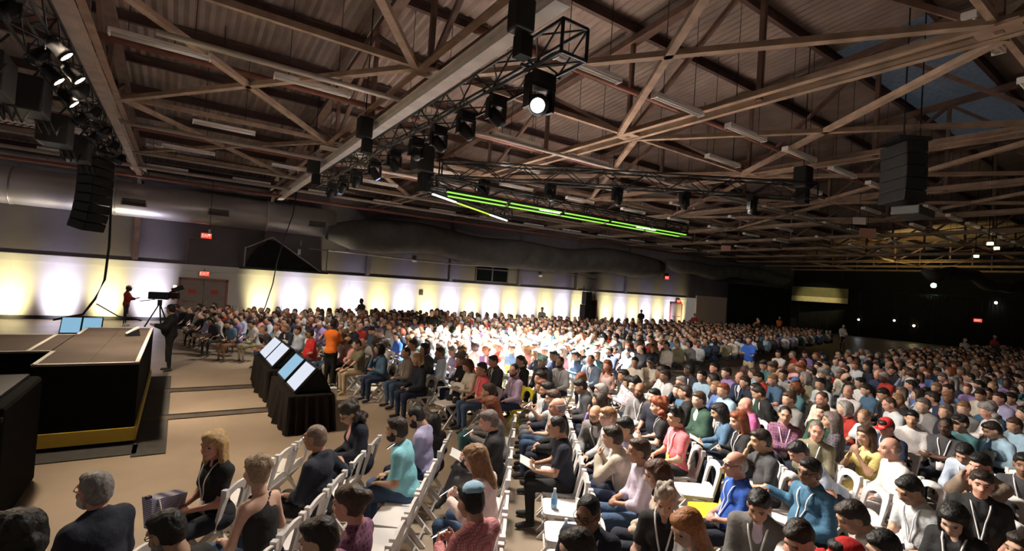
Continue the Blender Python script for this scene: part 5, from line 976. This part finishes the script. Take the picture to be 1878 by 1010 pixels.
    (5.33, 13.44, 184, {'hair': 'short', 'hc': 'k', 'skin': 'm', 'top': 'tee', 'tc': 'royal'}, 'dark-haired man in vivid blue tee behind the white tee', 'audience members in the brightly lit centre block'),
    (8.43, 8.77, 198, {'hair': 'buzz', 'hc': 'b', 'skin': 'p', 'top': 'jacket', 'tc': 'bluegrey', 'ic': 'white', 'lan': 1}, 'man in blue-grey jacket with white badge near the rust-haired woman', 'audience members in the brightly lit centre block'),
    (8.24, 8.03, 200, {'sex': 'f', 'hair': 'long', 'hc': 'r', 'skin': 'p', 'top': 'tank', 'tc': 'blush', 'arm': 'clasp'}, 'woman with rust red hair in sleeveless pale top', 'audience members in the brightly lit centre block'),
    (9.41, 8.28, 204, {'hair': 'short', 'hc': 'k', 'skin': 'm', 'top': 'polo', 'tc': 'cream', 'bot_c': 'beige', 'arm': 'lap'}, 'man with dark hair in cream polo and pale trousers', 'audience members in the brightly lit centre block'),
    (9.86, 8.19, 206, {'hair': 'short', 'hc': 'k', 'hat': 'cap', 'hatc': 'navy', 'skin': 'm', 'top': 'shirt', 'tc': 'cream', 'bot_c': 'beige', 'arm': 'cross'}, 'man in navy cap and cream shirt folding his arms', 'audience members in the brightly lit centre block'),
    (3.11, 14.08, 189, {'hair': 'short', 'hc': 'n', 'hat': 'cap', 'hatc': 'navy', 'skin': 't', 'top': 'polo', 'tc': 'redb', 'bot_c': 'jeans', 'lan': 1, 'w': 1.25}, 'heavy man in bright red polo and blue jeans behind the far screens', 'audience members in the block by the doors'),
    (2.38, 15.57, 179, {'hair': 'buzz', 'hc': 'gb', 'skin': 't', 'top': 'tee', 'tc': 'chark', 'bot_c': 'navy', 'arm': 'knee', 'lean': 24, 'hp': 14}, 'man with grey hair in black tee leaning on his knees beside the far screens', 'audience members in the block by the doors'),
    (2.09, 16.95, 199, {'hair': 'short', 'hc': 'n', 'skin': 'm', 'top': 'tee', 'tc': 'greyl', 'bot_c': 'olive', 'arm': 'phone', 'hp': 28, 'lean': 10}, 'man in light grey tee looking at his hands', 'audience members in the block by the doors'),
    (1.55, 17.22, 209, {'hair': 'short', 'hc': 'n', 'skin': 'm', 'top': 'tee', 'tc': 'denim', 'bot_c': 'brown', 'arm': 'clasp', 'hp': 34, 'lean': 18}, 'man with dark hair in denim blue tee and brown trousers on the front row', 'audience members in the block by the doors'),
    (1.18, 18.22, 211, {'hair': 'bob', 'hc': 'k', 'skin': 'm', 'top': 'tee', 'tc': 'chark', 'bot_c': 'black', 'arm': 'knee', 'hp': 30, 'lean': 20}, 'person with black hair in black tee resting on knees', 'audience members in the block by the doors'),
    (0.72, 20.47, 215, {'hair': 'short', 'hc': 'n', 'skin': 'f', 'top': 'shirt', 'tc': 'greyl', 'bot_c': 'black', 'arm': 'phone', 'hp': 24}, 'man in grey shirt and dark trousers near the black-suited standing man', 'audience members in the block by the doors'),
    (0.97, 20.09, 217, {'sex': 'f', 'hair': 'bob', 'hc': 'k', 'skin': 'm', 'top': 'long', 'tc': 'chark', 'bot_c': 'black', 'arm': 'book', 'hp': 24}, 'woman in dark cardigan with white papers', 'audience members in the block by the doors'),
    (1.9, 18.81, 209, {'hair': 'short', 'hc': 'k', 'skin': 'm', 'top': 'shirt', 'tc': 'paleblue'}, 'man in white and blue shirt in the second row near the doors', 'audience members in the block by the doors'),
    (1.36, 23.73, 209, {'hair': 'short', 'hc': 'b', 'skin': 'f', 'top': 'shirt', 'tc': 'paleblue'}, 'man in pale blue shirt beneath the double doors', 'audience members in the block by the doors'),
    (3.04, 17.45, 199, {'hair': 'short', 'hc': 'n', 'skin': 'm', 'top': 'shirt', 'tc': 'plaiddark'}, 'man in dark plaid shirt behind the red polo', 'audience members in the block by the doors'),
    (-0.08, 15.82, 190, {'hair': 'short', 'hc': 'k', 'hat': 'cap', 'hatc': 'black', 'skin': 't', 'top': 'jacket', 'tc': 'blackk', 'ic': 'blackk', 'bot_c': 'blackk', 'arm': 'hold', 'w': 1.15, 'hy': -55, 'stand': True}, 'man in black suit and black cap standing beside the stage', 'people standing in the hall'),
    (3.21, 12.48, 35, {'hair': 'buzz', 'hc': 'k', 'skin': 'd', 'top': 'tee', 'tc': 'orangeb', 'bot_c': 'blackk', 'arm': 'hold', 'hy': -10, 'w': 1.0, 'stand': True}, 'dark-skinned man in bright orange tee standing behind the screens', 'people standing in the hall'),
    (-1.81, 27.08, -15, {'hair': 'short', 'hc': 'k', 'hat': 'cap', 'hatc': 'white', 'skin': 'd', 'top': 'long', 'tc': 'redd', 'bot_c': 'navyk', 'arm': 'hold', 'stand': True}, 'camera operator in red top and white cap beside the broadcast camera', 'people standing in the hall'),
    (15.24, 8.76, 178, {'hair': 'short', 'hc': 'n', 'skin': 't', 'top': 'polo', 'tc': 'royal', 'bot_c': 'khaki', 'arm': 'hold', 'w': 1.1, 'stand': True}, 'man in royal blue polo and khaki trousers standing in the aisle', 'people standing in the hall'),
    (31.4, 17.58, 250, {'hair': 'bald', 'skin': 'p', 'top': 'jacket', 'tc': 'chark', 'ic': 'white', 'lan': 1, 'stand': True}, 'man in dark suit with white badge standing near the back', 'people standing in the hall'),
    (33.18, 18.64, 235, {'hair': 'short', 'hc': 'k', 'hat': 'cap', 'hatc': 'white', 'skin': 'b', 'top': 'tee', 'tc': 'orangeb', 'bot_c': 'black', 'stand': True}, 'worker in orange shirt and white cap left of the hanging panel', 'people standing in the hall'),
    (41.82, 21.61, 225, {'hair': 'short', 'hc': 'k', 'hat': 'cap', 'hatc': 'white', 'skin': 'b', 'top': 'tee', 'tc': 'orangeb', 'bot_c': 'black', 'stand': True}, 'worker in orange shirt and white cap standing alone by the dark drape', 'people standing in the hall'),
    (30.76, 21.91, 215, {'hair': 'short', 'hc': 'n', 'skin': 'm', 'top': 'long', 'tc': 'redd', 'bot_c': 'black', 'stand': True}, 'person in red jacket in front of the white partition', 'people standing in the hall'),
    (28.07, 24.45, 215, {'hair': 'short', 'hc': 'k', 'skin': 'd', 'top': 'long', 'tc': 'blackk', 'bot_c': 'blackk', 'arm': 'hold', 'stand': True}, 'silhouetted person in dark clothes against the lit wall near the far door', 'people standing in the hall'),
    (17.39, 22.46, 230, {'hair': 'short', 'hc': 'n', 'skin': 'b', 'top': 'tee', 'tc': 'greym', 'bot_c': 'black', 'stand': True}, 'person in grey patterned shirt standing before the glowing wall', 'people standing in the hall'),
    (7.41, 23.81, 215, {'hair': 'short', 'hc': 'k', 'skin': 'd', 'top': 'long', 'tc': 'brownk', 'bot_c': 'brownk', 'arm': 'phone', 'stand': True}, 'person in brown clothes standing with a phone against the yellow wall light', 'people standing in the hall'),
    (8.07, 17.25, 230, {'hair': 'short', 'hc': 'k', 'skin': 'm', 'top': 'tee', 'tc': 'black', 'bot_c': 'black', 'stand': True}, 'couple member in black tee standing at the back of the bright block', 'people standing in the hall'),
    (8.64, 17.96, 225, {'hair': 'bob', 'hc': 'n', 'sex': 'f', 'skin': 'm', 'top': 'tee', 'tc': 'dgreen', 'bot_c': 'black', 'arm': 'hands_head', 'stand': True}, 'couple member with hands on head in dark green top', 'people standing in the hall'),
    (37.51, 15.09, 230, {'hair': 'short', 'hc': 'n', 'skin': 'm', 'top': 'long', 'tc': 'cream', 'bot_c': 'black', 'stand': True}, 'person in pale top standing below the hanging panel', 'people standing in the hall'),
    (33.91, 7.98, 215, {'hair': 'short', 'hc': 'n', 'skin': 'm', 'top': 'tee', 'tc': 'stripe', 'bot_c': 'black', 'stand': True}, 'person in white striped top standing at the dark right-hand side', 'people standing in the hall'),
    (42.81, 8.67, 215, {'hair': 'short', 'hc': 'k', 'hat': 'cap', 'hatc': 'white', 'skin': 'b', 'top': 'tee', 'tc': 'redd', 'bot_c': 'black', 'stand': True}, 'worker in red shirt and white cap standing at the dark right-hand side', 'people standing in the hall'),
]
FILL = [(0.02, 4.96, 0), (0.64, 5.82, 0), (0.92, 6.2, 0), (1.19, 6.58, 0), (0.4, 4.03, 1), (0.95, 4.79, 1), (1.58, 5.67, 1), (1.41, 3.98, 2), (1.68, 4.35, 2), (1.95, 4.73, 2), (1.64, 2.85, 3), (2.2, 3.62, 3), (2.88, 4.56, 3), (2.03, 1.94, 4), (1.76, 1.56, 4), (2.99, 3.26, 4), (3.31, 3.7, 4), (3.63, 4.15, 4), (4.23, 4.96, 4), (5.44, 6.63, 4), (5.71, 7.01, 4), (3.04, 1.89, 5), (2.77, 1.51, 5), (2.49, 1.13, 5), (5.67, 5.51, 5), (6.53, 6.69, 5), (3.48, 1.05, 6), (3.2, 0.67, 6), (5.14, 3.33, 6), (5.49, 3.8, 6), (7.44, 6.49, 6), (7.72, 6.87, 6), (4.39, 0.85, 7), (4.11, 0.47, 7), (3.84, 0.09, 7), (5.2, 1.97, 7), (5.76, 2.74, 7), (6.33, 3.51, 7), (7.24, 4.77, 7), (7.89, 5.66, 7), (8.46, 6.45, 7), (8.73, 6.83, 7), (5.07, 0.35, 8), (4.8, -0.03, 8), (4.52, -0.41, 8), (6.32, 2.07, 8), (6.61, 2.46, 8), (8.24, 4.7, 8), (8.57, 5.15, 8), (8.89, 5.6, 8), (9.76, 6.79, 8), (6.62, 1.03, 9), (6.34, 0.65, 9), (6.07, 0.27, 9), (5.79, -0.11, 9), (5.51, -0.49, 9), (5.24, -0.87, 9), (7.18, 1.8, 9), (8.96, 4.25, 9), (9.67, 5.22, 9), (9.97, 5.64, 9), (10.55, 6.43, 9), (10.83, 6.81, 9)]

COLS = dict(black=(.014,.014,.016), blackk=(.006,.006,.007), navyk=(.016,.02,.036), navy=(.022,.036,.085), chark=(.03,.03,.034), char=(.055,.055,.062), greym=(.16,.155,.15), grey=(.20,.19,.19), greyl=(.44,.43,.43), white=(.80,.76,.76), whiteb=(.62,.66,.70), cream=(.72,.64,.54), beige=(.50,.43,.35), beigeg=(.48,.44,.42), tan=(.34,.26,.20), taupe=(.22,.18,.16), brown=(.17,.09,.05), brownk=(.05,.03,.02), khaki=(.50,.40,.28), olive=(.21,.19,.12), dgreen=(.03,.075,.05), teal=(.06,.16,.18), tealblue=(.06,.17,.29), petrol=(.03,.11,.20), denim=(.075,.15,.25), jeans=(.055,.10,.19), blue=(.12,.20,.46), bluegrey=(.20,.26,.36), royal=(.025,.10,.48), skyd=(.34,.50,.64), paleblue=(.48,.56,.70), aqua=(.25,.60,.70), sky=(.42,.66,.88), mint=(.40,.72,.62), lav=(.40,.37,.58), lilac=(.58,.50,.62), mauve=(.33,.25,.36), purple=(.30,.20,.44), magenta=(.50,.12,.30), pink=(.72,.36,.36), blush=(.76,.60,.58), salmon=(.76,.19,.22), coral=(.76,.11,.13), red=(.62,.02,.02), redb=(.68,.03,.03), redd=(.38,.03,.02), orange=(.80,.19,.05), orangeb=(.92,.20,.02), yellow=(.82,.66,.10), yellowp=(.76,.66,.26), greypant=(.19,.18,.19))
SKIN = dict(f=(.66,.42,.32), p=(.64,.33,.25), m=(.52,.31,.21), t=(.46,.25,.16), b=(.27,.14,.085), d=(.09,.045,.03))
HAIRC = dict(k=(.008,.007,.007), n=(.022,.013,.009), b=(.065,.035,.02), ch=(.085,.03,.016), l=(.48,.31,.14), lb=(.26,.145,.07), a=(.30,.22,.14), g=(.26,.24,.23), gl=(.45,.38,.32), gb=(.14,.11,.10), gt=(.20,.14,.11), w=(.62,.58,.56), r=(.21,.055,.02), o=(.42,.17,.06))
def cloth(name):
    key = 'cloth_' + name
    if key in _mats: return _mats[key]
    pats = {'plaidpurple': ((.11,.04,.13), (.30,.13,.20), 34), 'plaiddark': ((.03,.035,.05), (.13,.11,.13), 34), 'checkred': ((.76,.44,.44), (.52,.13,.16), 62), 'checklilac': ((.62,.50,.60), (.36,.24,.40), 70), 'stripe': ((.70,.68,.66), (.05,.05,.06), 40), 'bagstripe': ((.62,.60,.74), (.09,.09,.22), 50), 'whitep': ((.72,.68,.68), (.48,.46,.50), 80), 'yellowp': ((.80,.70,.28), (.62,.44,.12), 60), 'flower': ((.55,.42,.46), (.12,.09,.16), 45)}
    if name not in pats: return mat(key, COLS[name], .85, var=.10, scale=11, bump=.55)
    a, b_, s = pats[name]; M = mat(key, a, .85, var=0); nt = M.node_tree; bs = nt.nodes['Principled BSDF']; tc = nt.nodes.new('ShaderNodeTexCoord')
    mx = nt.nodes.new('ShaderNodeMix'); mx.data_type = 'RGBA'; mx.inputs[6].default_value = (*a, 1); mx.inputs[7].default_value = (*b_, 1)
    if name in ('whitep', 'yellowp', 'flower'):
        vz = nt.nodes.new('ShaderNodeTexVoronoi'); vz.inputs['Scale'].default_value = s; nt.links.new(tc.outputs['Object'], vz.inputs['Vector']); rp = nt.nodes.new('ShaderNodeMapRange'); rp.inputs[1].default_value = .25; rp.inputs[2].default_value = .45; nt.links.new(vz.outputs['Distance'], rp.inputs[0]); rp.inputs[3].default_value = 1; rp.inputs[4].default_value = 0; nt.links.new(rp.outputs[0], mx.inputs['Factor'])
    else:
        fs = []
        for d_ in (('Z',) if 'stripe' in name else ('X', 'Z', 'Y')):
            wv = nt.nodes.new('ShaderNodeTexWave'); wv.bands_direction = d_; wv.inputs['Scale'].default_value = s / 6.28 * 1.6; nt.links.new(tc.outputs['Object'], wv.inputs['Vector']); pw = nt.nodes.new('ShaderNodeMath'); pw.operation = 'POWER'; pw.inputs[1].default_value = 3 if 'stripe' not in name else 1; nt.links.new(wv.outputs['Fac'], pw.inputs[0]); fs.append(pw)
        cur = fs[0].outputs[0]
        for q in fs[1:]:
            ad = nt.nodes.new('ShaderNodeMath'); ad.operation = 'MAXIMUM'; nt.links.new(cur, ad.inputs[0]); nt.links.new(q.outputs[0], ad.inputs[1]); cur = ad.outputs[0]
        nt.links.new(cur, mx.inputs['Factor'])
    nt.links.new(mx.outputs[2], bs.inputs['Base Color']); return M
def skin(k): return mat('skin_' + k, SKIN[k], .55, var=.07, scale=18)
def hairm(k): return mat('hair_' + k, HAIRC[k], .55, var=.25, scale=38, bump=.4)
EYE = mat('eye', (.03, .02, .018), .3, var=0); LANY = mat('lanyard_white', (.78, .76, .78), .7, var=0)
def lipm(k): c = SKIN[k]; return mat('lip_' + k, (c[0] * .75, c[1] * .48, c[2] * .5), .5, var=0)
PNAME = {'top': None, 'bottom': 'trousers', 'shirt': 'shirt_front', 'hair': 'hair', 'beard': 'beard', 'hat': 'cap', 'brim': 'cap_brim', 'glasses': 'glasses', 'lanyard': 'lanyard', 'badge': 'badge', 'shoe0': 'shoe', 'shoe1': 'shoe'}
TNAME = {'tee': 'tee_shirt', 'polo': 'polo_shirt', 'shirt': 'shirt', 'rolled': 'shirt', 'jacket': 'jacket', 'long': 'sweater', 'tank': 'tank_top'}
def depth(x, y, z=1.0): return float(np.dot(np.array([x, y, z - CAM_H]), FWD))
HXY = []; INFO = {}
def add_person(x, y, face, o, label, grp):
    d = max(depth(x, y), 2.2); parts, info = build_person(o, d)
    v, f, mi = parts['body']; me = npmesh('person', v, f, mi)
    sk_, hk = o.get('skin', 'm'), o.get('hc', 'n')
    for mm in (skin(sk_), EYE, lipm(sk_), hairm(hk or 'n')): me.materials.append(mm)
    p = link('person', me, None, (x, y, 0), (0, 0, math.radians(face - 90))); tag(p, label, 'person', grp)
    if o.get('sc'): p.scale = (o['sc'],) * 3
    for k, (v, f, mi) in parts.items():
        if k == 'body': continue
        nm = TNAME[o.get('top', 'tee')] if k == 'top' else PNAME[k]
        if k == 'hat' and o.get('hat') == 'kippa': nm = 'skullcap'
        if k == 'hat' and o.get('hat') == 'turban': nm = 'turban'
        if k == 'bottom' and o.get('bot') == 'skirt': nm = 'skirt'
        me = npmesh(nm, v, f)
        me.materials.append({'top': lambda: cloth(o.get('tc', 'grey')), 'bottom': lambda: cloth(o.get('bot_c', 'navyk')), 'shirt': lambda: cloth(o.get('ic', 'white')), 'hair': lambda: hairm(hk), 'beard': lambda: hairm(o.get('bc', 'n')), 'hat': lambda: cloth(o.get('hatc', 'navy')), 'brim': lambda: cloth(o.get('hatc', 'navy')), 'glasses': lambda: mat('glasses_red', (.3, .02, .02), .4) if o.get('glasses') == 'red' else mat('glasses_black', (.01, .01, .01), .4), 'lanyard': lambda: LANY, 'badge': lambda: cloth(o.get('badgec', 'white')), 'shoe0': lambda: cloth('chark'), 'shoe1': lambda: cloth('chark')}[k]())
        c = link(nm, me, p)
    INFO[label] = (p, info); HXY.append((x, y)); return p
def to_world(x, y, face, lp):
    a = math.radians(face - 90); return (x + lp[0] * math.cos(a) - lp[1] * math.sin(a), y + lp[0] * math.sin(a) + lp[1] * math.cos(a), lp[2])
PHONE = glow('phone_glow', (.85, .93, 1.0), 2.2); PHW = mat('phone_black', (.02, .02, .02), .3)
def held(x, y, face, o, info, label):
    a = o.get('arm'); mid = (info['wr'] + info['wl']) / 2
    if a in ('phone', 'phoneup'):
        lp = mid + np.array([0, .09, .04]) if a == 'phone' else info['wr'] + np.array([-.03, .06, .07])
        t = empty('phone', to_world(x, y, face, lp), math.radians(face - 90)); q = Matrix.Rotation(math.radians(50), 3, 'X')
        big = 'phone in a red case' in label
        bevel(MB().box((0, 0, 0), (.078, .012, .155), q).build('case', mat('case_red', (.4, .03, .03), .5) if big else PHW, t), .004, 1); MB().box(q @ Vector((0, -.008, 0)), (.068, .004, .14), q).build('display', PHONE, t)
        tag(t, ('phone held by the ' + label)[:120], 'phone', 'phones in hands')
    elif a == 'book':
        lp = mid + np.array([0, .09, .02]); t = empty('booklet', to_world(x, y, face, lp), math.radians(face - 90)); W = mat('paper', (.75, .74, .72), .8, var=.02)
        for s in (-1, 1): MB().box((s * .075, 0, .012), (.15, .2, .008), Matrix.Rotation(math.radians(s * -14), 3, 'Y') @ Matrix.Rotation(math.radians(25), 3, 'X')).build('page', W, t)
        tag(t, 'open white booklet of the ' + label, 'booklet', 'booklets in hands')
def short(l): 
    w_ = l.split(); return ' '.join(w_[:10])
cn = 0
for (x, y, face, o, label, grp) in HEROES:
    p = add_person(x, y, face, o, label, grp)
    held(x, y, face, o, INFO[label][1], short(label))
    if not o.get('stand') and depth(x, y) < 15:
        bf = 144 if grp in ('audience members in the near rows', 'audience members in the middle rows') else (190 if 'centre' in grp else 209)
        rel = ((face - bf + 180) % 360 - 180); cf = bf + max(-15, min(15, rel))
        yel = 'yellow folding' in label
        ca = math.radians(cf); cx_, cy_ = (x - .03 * math.cos(ca), y - .03 * math.sin(ca)) if 'row' not in o else o['row']
        if 'row' in o: cf = 144
        chair(cx_, cy_, cf, '%s folding chair under the %s' % ('yellow' if yel else 'white', short(label)), 'yellow' if yel else 'white')
HX = np.array(HXY)

# ------------------------------------------------------------ rest of the audience
r = random.Random(4)
POSES = ['lap', 'clasp', 'phone', 'cross', 'lap', 'chin', 'book', 'knee']
TOPS = ['tee', 'polo', 'shirt', 'jacket', 'long', 'shirt']
HS_M = ['short', 'short', 'buzz', 'fringe', 'short']; HS_F = ['long', 'bob', 'pony', 'curly']
def proto(i, d, lite=False):
    rr = random.Random(100 + i); fem = i % 3 == 2
    o = dict(sex='f' if fem else 'm', arm=POSES[i % 8], top=TOPS[i % 6], hair=(HS_F if fem else HS_M)[i % (4 if fem else 5)], lean=rr.choice((0, 4, 8, 14)), hp=rr.choice((4, 10, 18, 26)), hy=rr.choice((-30, -10, 0, 10, 25)), w=rr.choice((.95, 1.0, 1.1, 1.2)))
    o['lite'] = lite; parts, info = build_person(o, d); L = []
    sl = {'body': 0, 'top': 1, 'bottom': 2, 'hair': 3, 'beard': 3, 'shirt': 4, 'shoe0': 2, 'shoe1': 2}
    for k, (v, f, mi) in parts.items():
        if k not in sl: continue
        if k == 'body': mi = np.where(np.asarray(mi) == 3, 3, 0) if not np.isscalar(mi) else 0
        L.append((v, f, sl[k]) if k != 'body' else (v, f, mi))
    v, f, m_ = joinm(L)
    return dict(v=v, f=f, m=m_, o=o)
MIDP = [proto(i, 11.5) for i in range(16)]
for P in MIDP:
    P['me'] = npmesh('person', P['v'], P['f'], P['m'])
    for _ in range(5): P['me'].materials.append(None)
FARP = [proto(i, 20.0, True) for i in range(10)]
PAL = ['white', 'white', 'whiteb', 'greyl', 'paleblue', 'skyd', 'navy', 'navyk', 'black', 'char', 'grey', 'blue', 'denim', 'lav', 'cream', 'beige', 'pink', 'dgreen', 'teal', 'redd', 'purple', 'olive', 'black', 'navyk']
CN = dict(white='white', whiteb='off-white', greyl='light grey', paleblue='pale blue', skyd='sky blue', navy='navy', navyk='dark navy', black='black', char='charcoal', grey='grey', blue='mid blue', denim='denim blue', lav='lavender', cream='cream', beige='beige', pink='pink', dgreen='dark green', teal='teal', redd='dark red', purple='purple', olive='olive', aqua='aqua')
HN = dict(k='black', n='dark brown', b='brown', g='grey', lb='fair', w='white', r='auburn', gb='greying')
GN = {'tee': 'tee', 'polo': 'polo', 'shirt': 'shirt', 'jacket': 'jacket', 'long': 'sweater'}
def seats():
    S = []
    # right-hand block: rows square to 144 degrees
    tv = np.array([.588, .809]); nv = np.array([.809, -.588])
    for i, (x, y, k) in enumerate(FILL): S.append((x, y, 144, 'right-hand', k, i % 40))
    for k in range(10, 58):
        n = -2.90 + .85 * k
        for j in range(-60, 90):
            t_ = .5 * j + .1 + (.25 if k % 2 else 0); p = n * nv + t_ * tv
            if p[1] > (7.1 if p[0] < 16.5 else 8.3) or p[1] < -1.5: continue
            S.append((p[0], p[1], 144, 'right-hand', k, j))
    # centre block
    a = math.radians(192); nv = -np.array([math.cos(a), math.sin(a)]); tv = np.array([-nv[1], nv[0]]); p0 = np.array([4.55, 8.75])
    for k in range(0, 40):
        for j in range(0, 40):
            p = p0 + nv * .85 * k + tv * .48 * j
            if (p - np.array([3.2, 14.9])) @ np.array([-.36, .93]) > -.1: continue
            if p[1] < 8.7 + .0 * k: continue
            S.append((p[0], p[1], 192, 'centre', k, j))
    a = math.radians(209); nv = -np.array([math.cos(a), math.sin(a)]); tv = np.array([-nv[1], nv[0]]); p0 = np.array([3.05, 15.4])
    for k in range(0, 40):
        for j in range(-12, 30):
            p = p0 + nv * .85 * k + tv * .48 * j
            if (p - np.array([3.2, 14.9])) @ np.array([-.36, .93]) < .25: continue
            S.append((p[0], p[1], 209, 'door-side', k, j))
    return S
def proj(p):
    q = AX.T @ (np.array(p) - np.array([0, 0, CAM_H])); return 939 + 903.1 * q[0] / q[2], 505 - 903.1 * q[1] / q[2], q[2]
EDGE = [(330, 560), (560, 566), (800, 570), (1000, 580), (1250, 588), (1400, 596), (1600, 612), (1900, 640)]
cand = []
for (x, y, f, blk, k, j) in seats():
    d = depth(x, y)
    if d < 2.6: continue
    X_, Y_, _ = proj((x, y, 1.22))
    if X_ < 325 or X_ > 1960 or Y_ > 1060: continue
    ey = np.interp(X_, [e[0] for e in EDGE], [e[1] for e in EDGE])
    if Y_ < ey or y > 26.5: continue
    cand.append([d, x, y, f, blk, k, j])
cand.sort()
mids = 0; farL = []; MAXMID = 300 - len(HEROES); usedl = set(); nearc = 0; chairs_far = []
CROWD_D = 7.2
for d, x, y, f, blk, k, j in cand:
    dm_ = float(np.min(np.linalg.norm(HX - np.array([x, y]), axis=1)))
    if dm_ < (.46 if d < 12 else .5): continue
    empty_seat = False
    if blk == 'right-hand' and (d < CROWD_D or (k < 9 and x < 5.2)): empty_seat = True
    if blk == 'centre' and k in (0,) and j < 5: empty_seat = True
    if blk == 'centre' and k in (2, 3) and j < 3: empty_seat = True
    if blk == 'centre' and k < 3 and depth(x, y) < 11.2 and r.random() < .35: empty_seat = True
    if not empty_seat and r.random() < .05: empty_seat = True
    if empty_seat:
        if d < 15 and NCH[0] < 290:
            if dm_ < .46: continue
            yl = r.random() < .1 if d > 6.5 else min(math.hypot(x - 5.35, y - 3.3), math.hypot(x - 6.9, y - .8)) < .3
            chair(x, y, f, 'empty %s folding chair, row %s, seat %s of the %s block' % ('yellow' if yl else 'white', ORD[k], ORD[max(0, j % 40)], blk), 'yellow' if yl else 'white', 'empty folding chairs')
        continue
    x += r.uniform(-.05, .05); y += r.uniform(-.05, .05); fa = f + r.uniform(-14, 14)
    tc, bc, sk_, hk = r.choice(PAL), r.choice(('navyk', 'jeans', 'black', 'char', 'khaki', 'navy')), r.choice('ffpmmmtbd'), r.choice(('k', 'k', 'n', 'n', 'b', 'g', 'lb', 'r', 'gb'))
    if mids < MAXMID:
        P = MIDP[r.randrange(len(MIDP))]; p = link('person', P['me'], None, (x, y, 0), (0, 0, math.radians(fa - 90))); s_ = r.uniform(.95, 1.04); p.scale = (s_, s_, s_)
        for i, mm in enumerate((skin(sk_), cloth(tc), cloth(bc), hairm(hk), cloth('white'))): p.material_slots[i].link = 'OBJECT'; p.material_slots[i].material = mm
        lb = '%s-haired person in %s %s, row %s, seat %s of the %s block' % (HN[hk], CN[tc], GN[P['o']['top']], ORD[min(k, 48)], ORD[j % 49], blk)
        tag(p, lb, 'person', 'seated audience in the %s block' % blk); mids += 1
        if d < 14 and NCH[0] < 295: chair(x, y, f, 'white folding chair, occupied, row %s, seat %s of the %s block' % (ORD[min(k, 48)], ORD[j % 49], blk))
    else: farL.append((x, y, fa, tc, bc, sk_, hk))
print('heroes', len(HEROES), 'mid', mids, 'far', len(farL), 'chairs', NCH[0])
mn = {}; slots = []
def slot(mm):
    if mm.name not in mn: mn[mm.name] = len(slots); slots.append(mm)
    return mn[mm.name]
L = []
for (x, y, fa, tc, bc, sk_, hk) in farL:
    P = FARP[r.randrange(len(FARP))]; a = math.radians(fa - 90); Rm = np.array([[math.cos(a), math.sin(a), 0], [-math.sin(a), math.cos(a), 0], [0, 0, 1]])
    lut = np.array([slot(skin(sk_)), slot(cloth(tc)), slot(cloth(bc)), slot(hairm(hk)), slot(cloth('white'))])
    L.append((P['v'] @ Rm + np.array([x, y, 0]), P['f'], lut[P['m']]))
if L:
    v, f, mi = joinm(L); me = npmesh('distant_audience', v, f, mi)
    for mm in slots: me.materials.append(mm)
    o = link('distant_audience', me); tag(o, 'dense crowd of distant seated people filling the back rows', 'crowd', kind='stuff')
# ------------------------------------------------------------ small things among the seats
t = empty('tote_bag', (.03, 5.28, .56), math.radians(35)); t.scale = (.66, .66, .75); TB = cloth('bagstripe')
b = MB(); b.add([(-.2, -.07, 0), (.2, -.07, 0), (.2, .07, 0), (-.2, .07, 0), (-.24, -.1, .36), (.24, -.1, .30), (.24, .1, .30), (-.24, .1, .36)], [(3,2,1,0), (0,1,5,4), (1,2,6,5), (2,3,7,6), (3,0,4,7), (4,5,6,7)])
bag = b.build('bag_body', mat('bag_stripe_base', (.45, .45, .62), .8), t); bag.data.materials.clear(); bag.data.materials.append(TB)
MB().tube([(-.15, -.1, .34), (-.12, -.12, .2), (0, -.115, .08), (.12, -.12, .2), (.15, -.1, .31)], .012, 6).build('rope_handle', mat('rope', (.75, .7, .66), .9), t, True); MB().box((-.22, 0, .37), (.06, .05, .03)).build('clasp', BLK, t)
tag(t, 'navy and white striped tote bag with rope handle on the front row', 'bag')
t = bevel(MB().box((.12, 4.85, .515), (.16, .12, .1)).build('red_purse', cloth('redd')), .02); tag(t, 'small red purse beside the striped tote bag', 'purse')
for (x, y, lb) in ((3.55, 4.15, 'water bottle standing on the empty seat farther from the camera'), (3.2, 3.55, 'water bottle lying loose on the nearer empty seat')):
    t = empty('water_bottle', (x, y, .463)); BT = mat('bottle_blue', (.35, .55, .75), .2, var=0)
    lathe([(.03, 0), (.033, .02), (.033, .14), (.014, .18), (.014, .2)], 10).build('bottle', BT, t, True); lathe([(.015, .195), (.015, .215)], 8).build('bottle_cap', mat('cap_white', (.8, .8, .8), .5), t); MB().tube([(0, 0, .05), (0, 0, .11)], .0345, 10).build('label_band', mat('band_blue', (.1, .3, .65), .5), t); tag(t, lb, 'bottle', 'water bottles')
t = empty('white_paper_bag', (2.95, 11.3, 0)); MB().box((0, 0, .16), (.26, .2, .32)).build('bag_body', mat('paper', (.75, .74, .72), .8, var=.02), t); MB().tube([(-.06, -.1, .31), (-.05, -.1, .42), (.05, -.1, .42), (.06, -.1, .31)], .006, 6).build('handle', LANY, t, True); tag(t, 'white paper bag on the floor by the bending woman', 'bag')
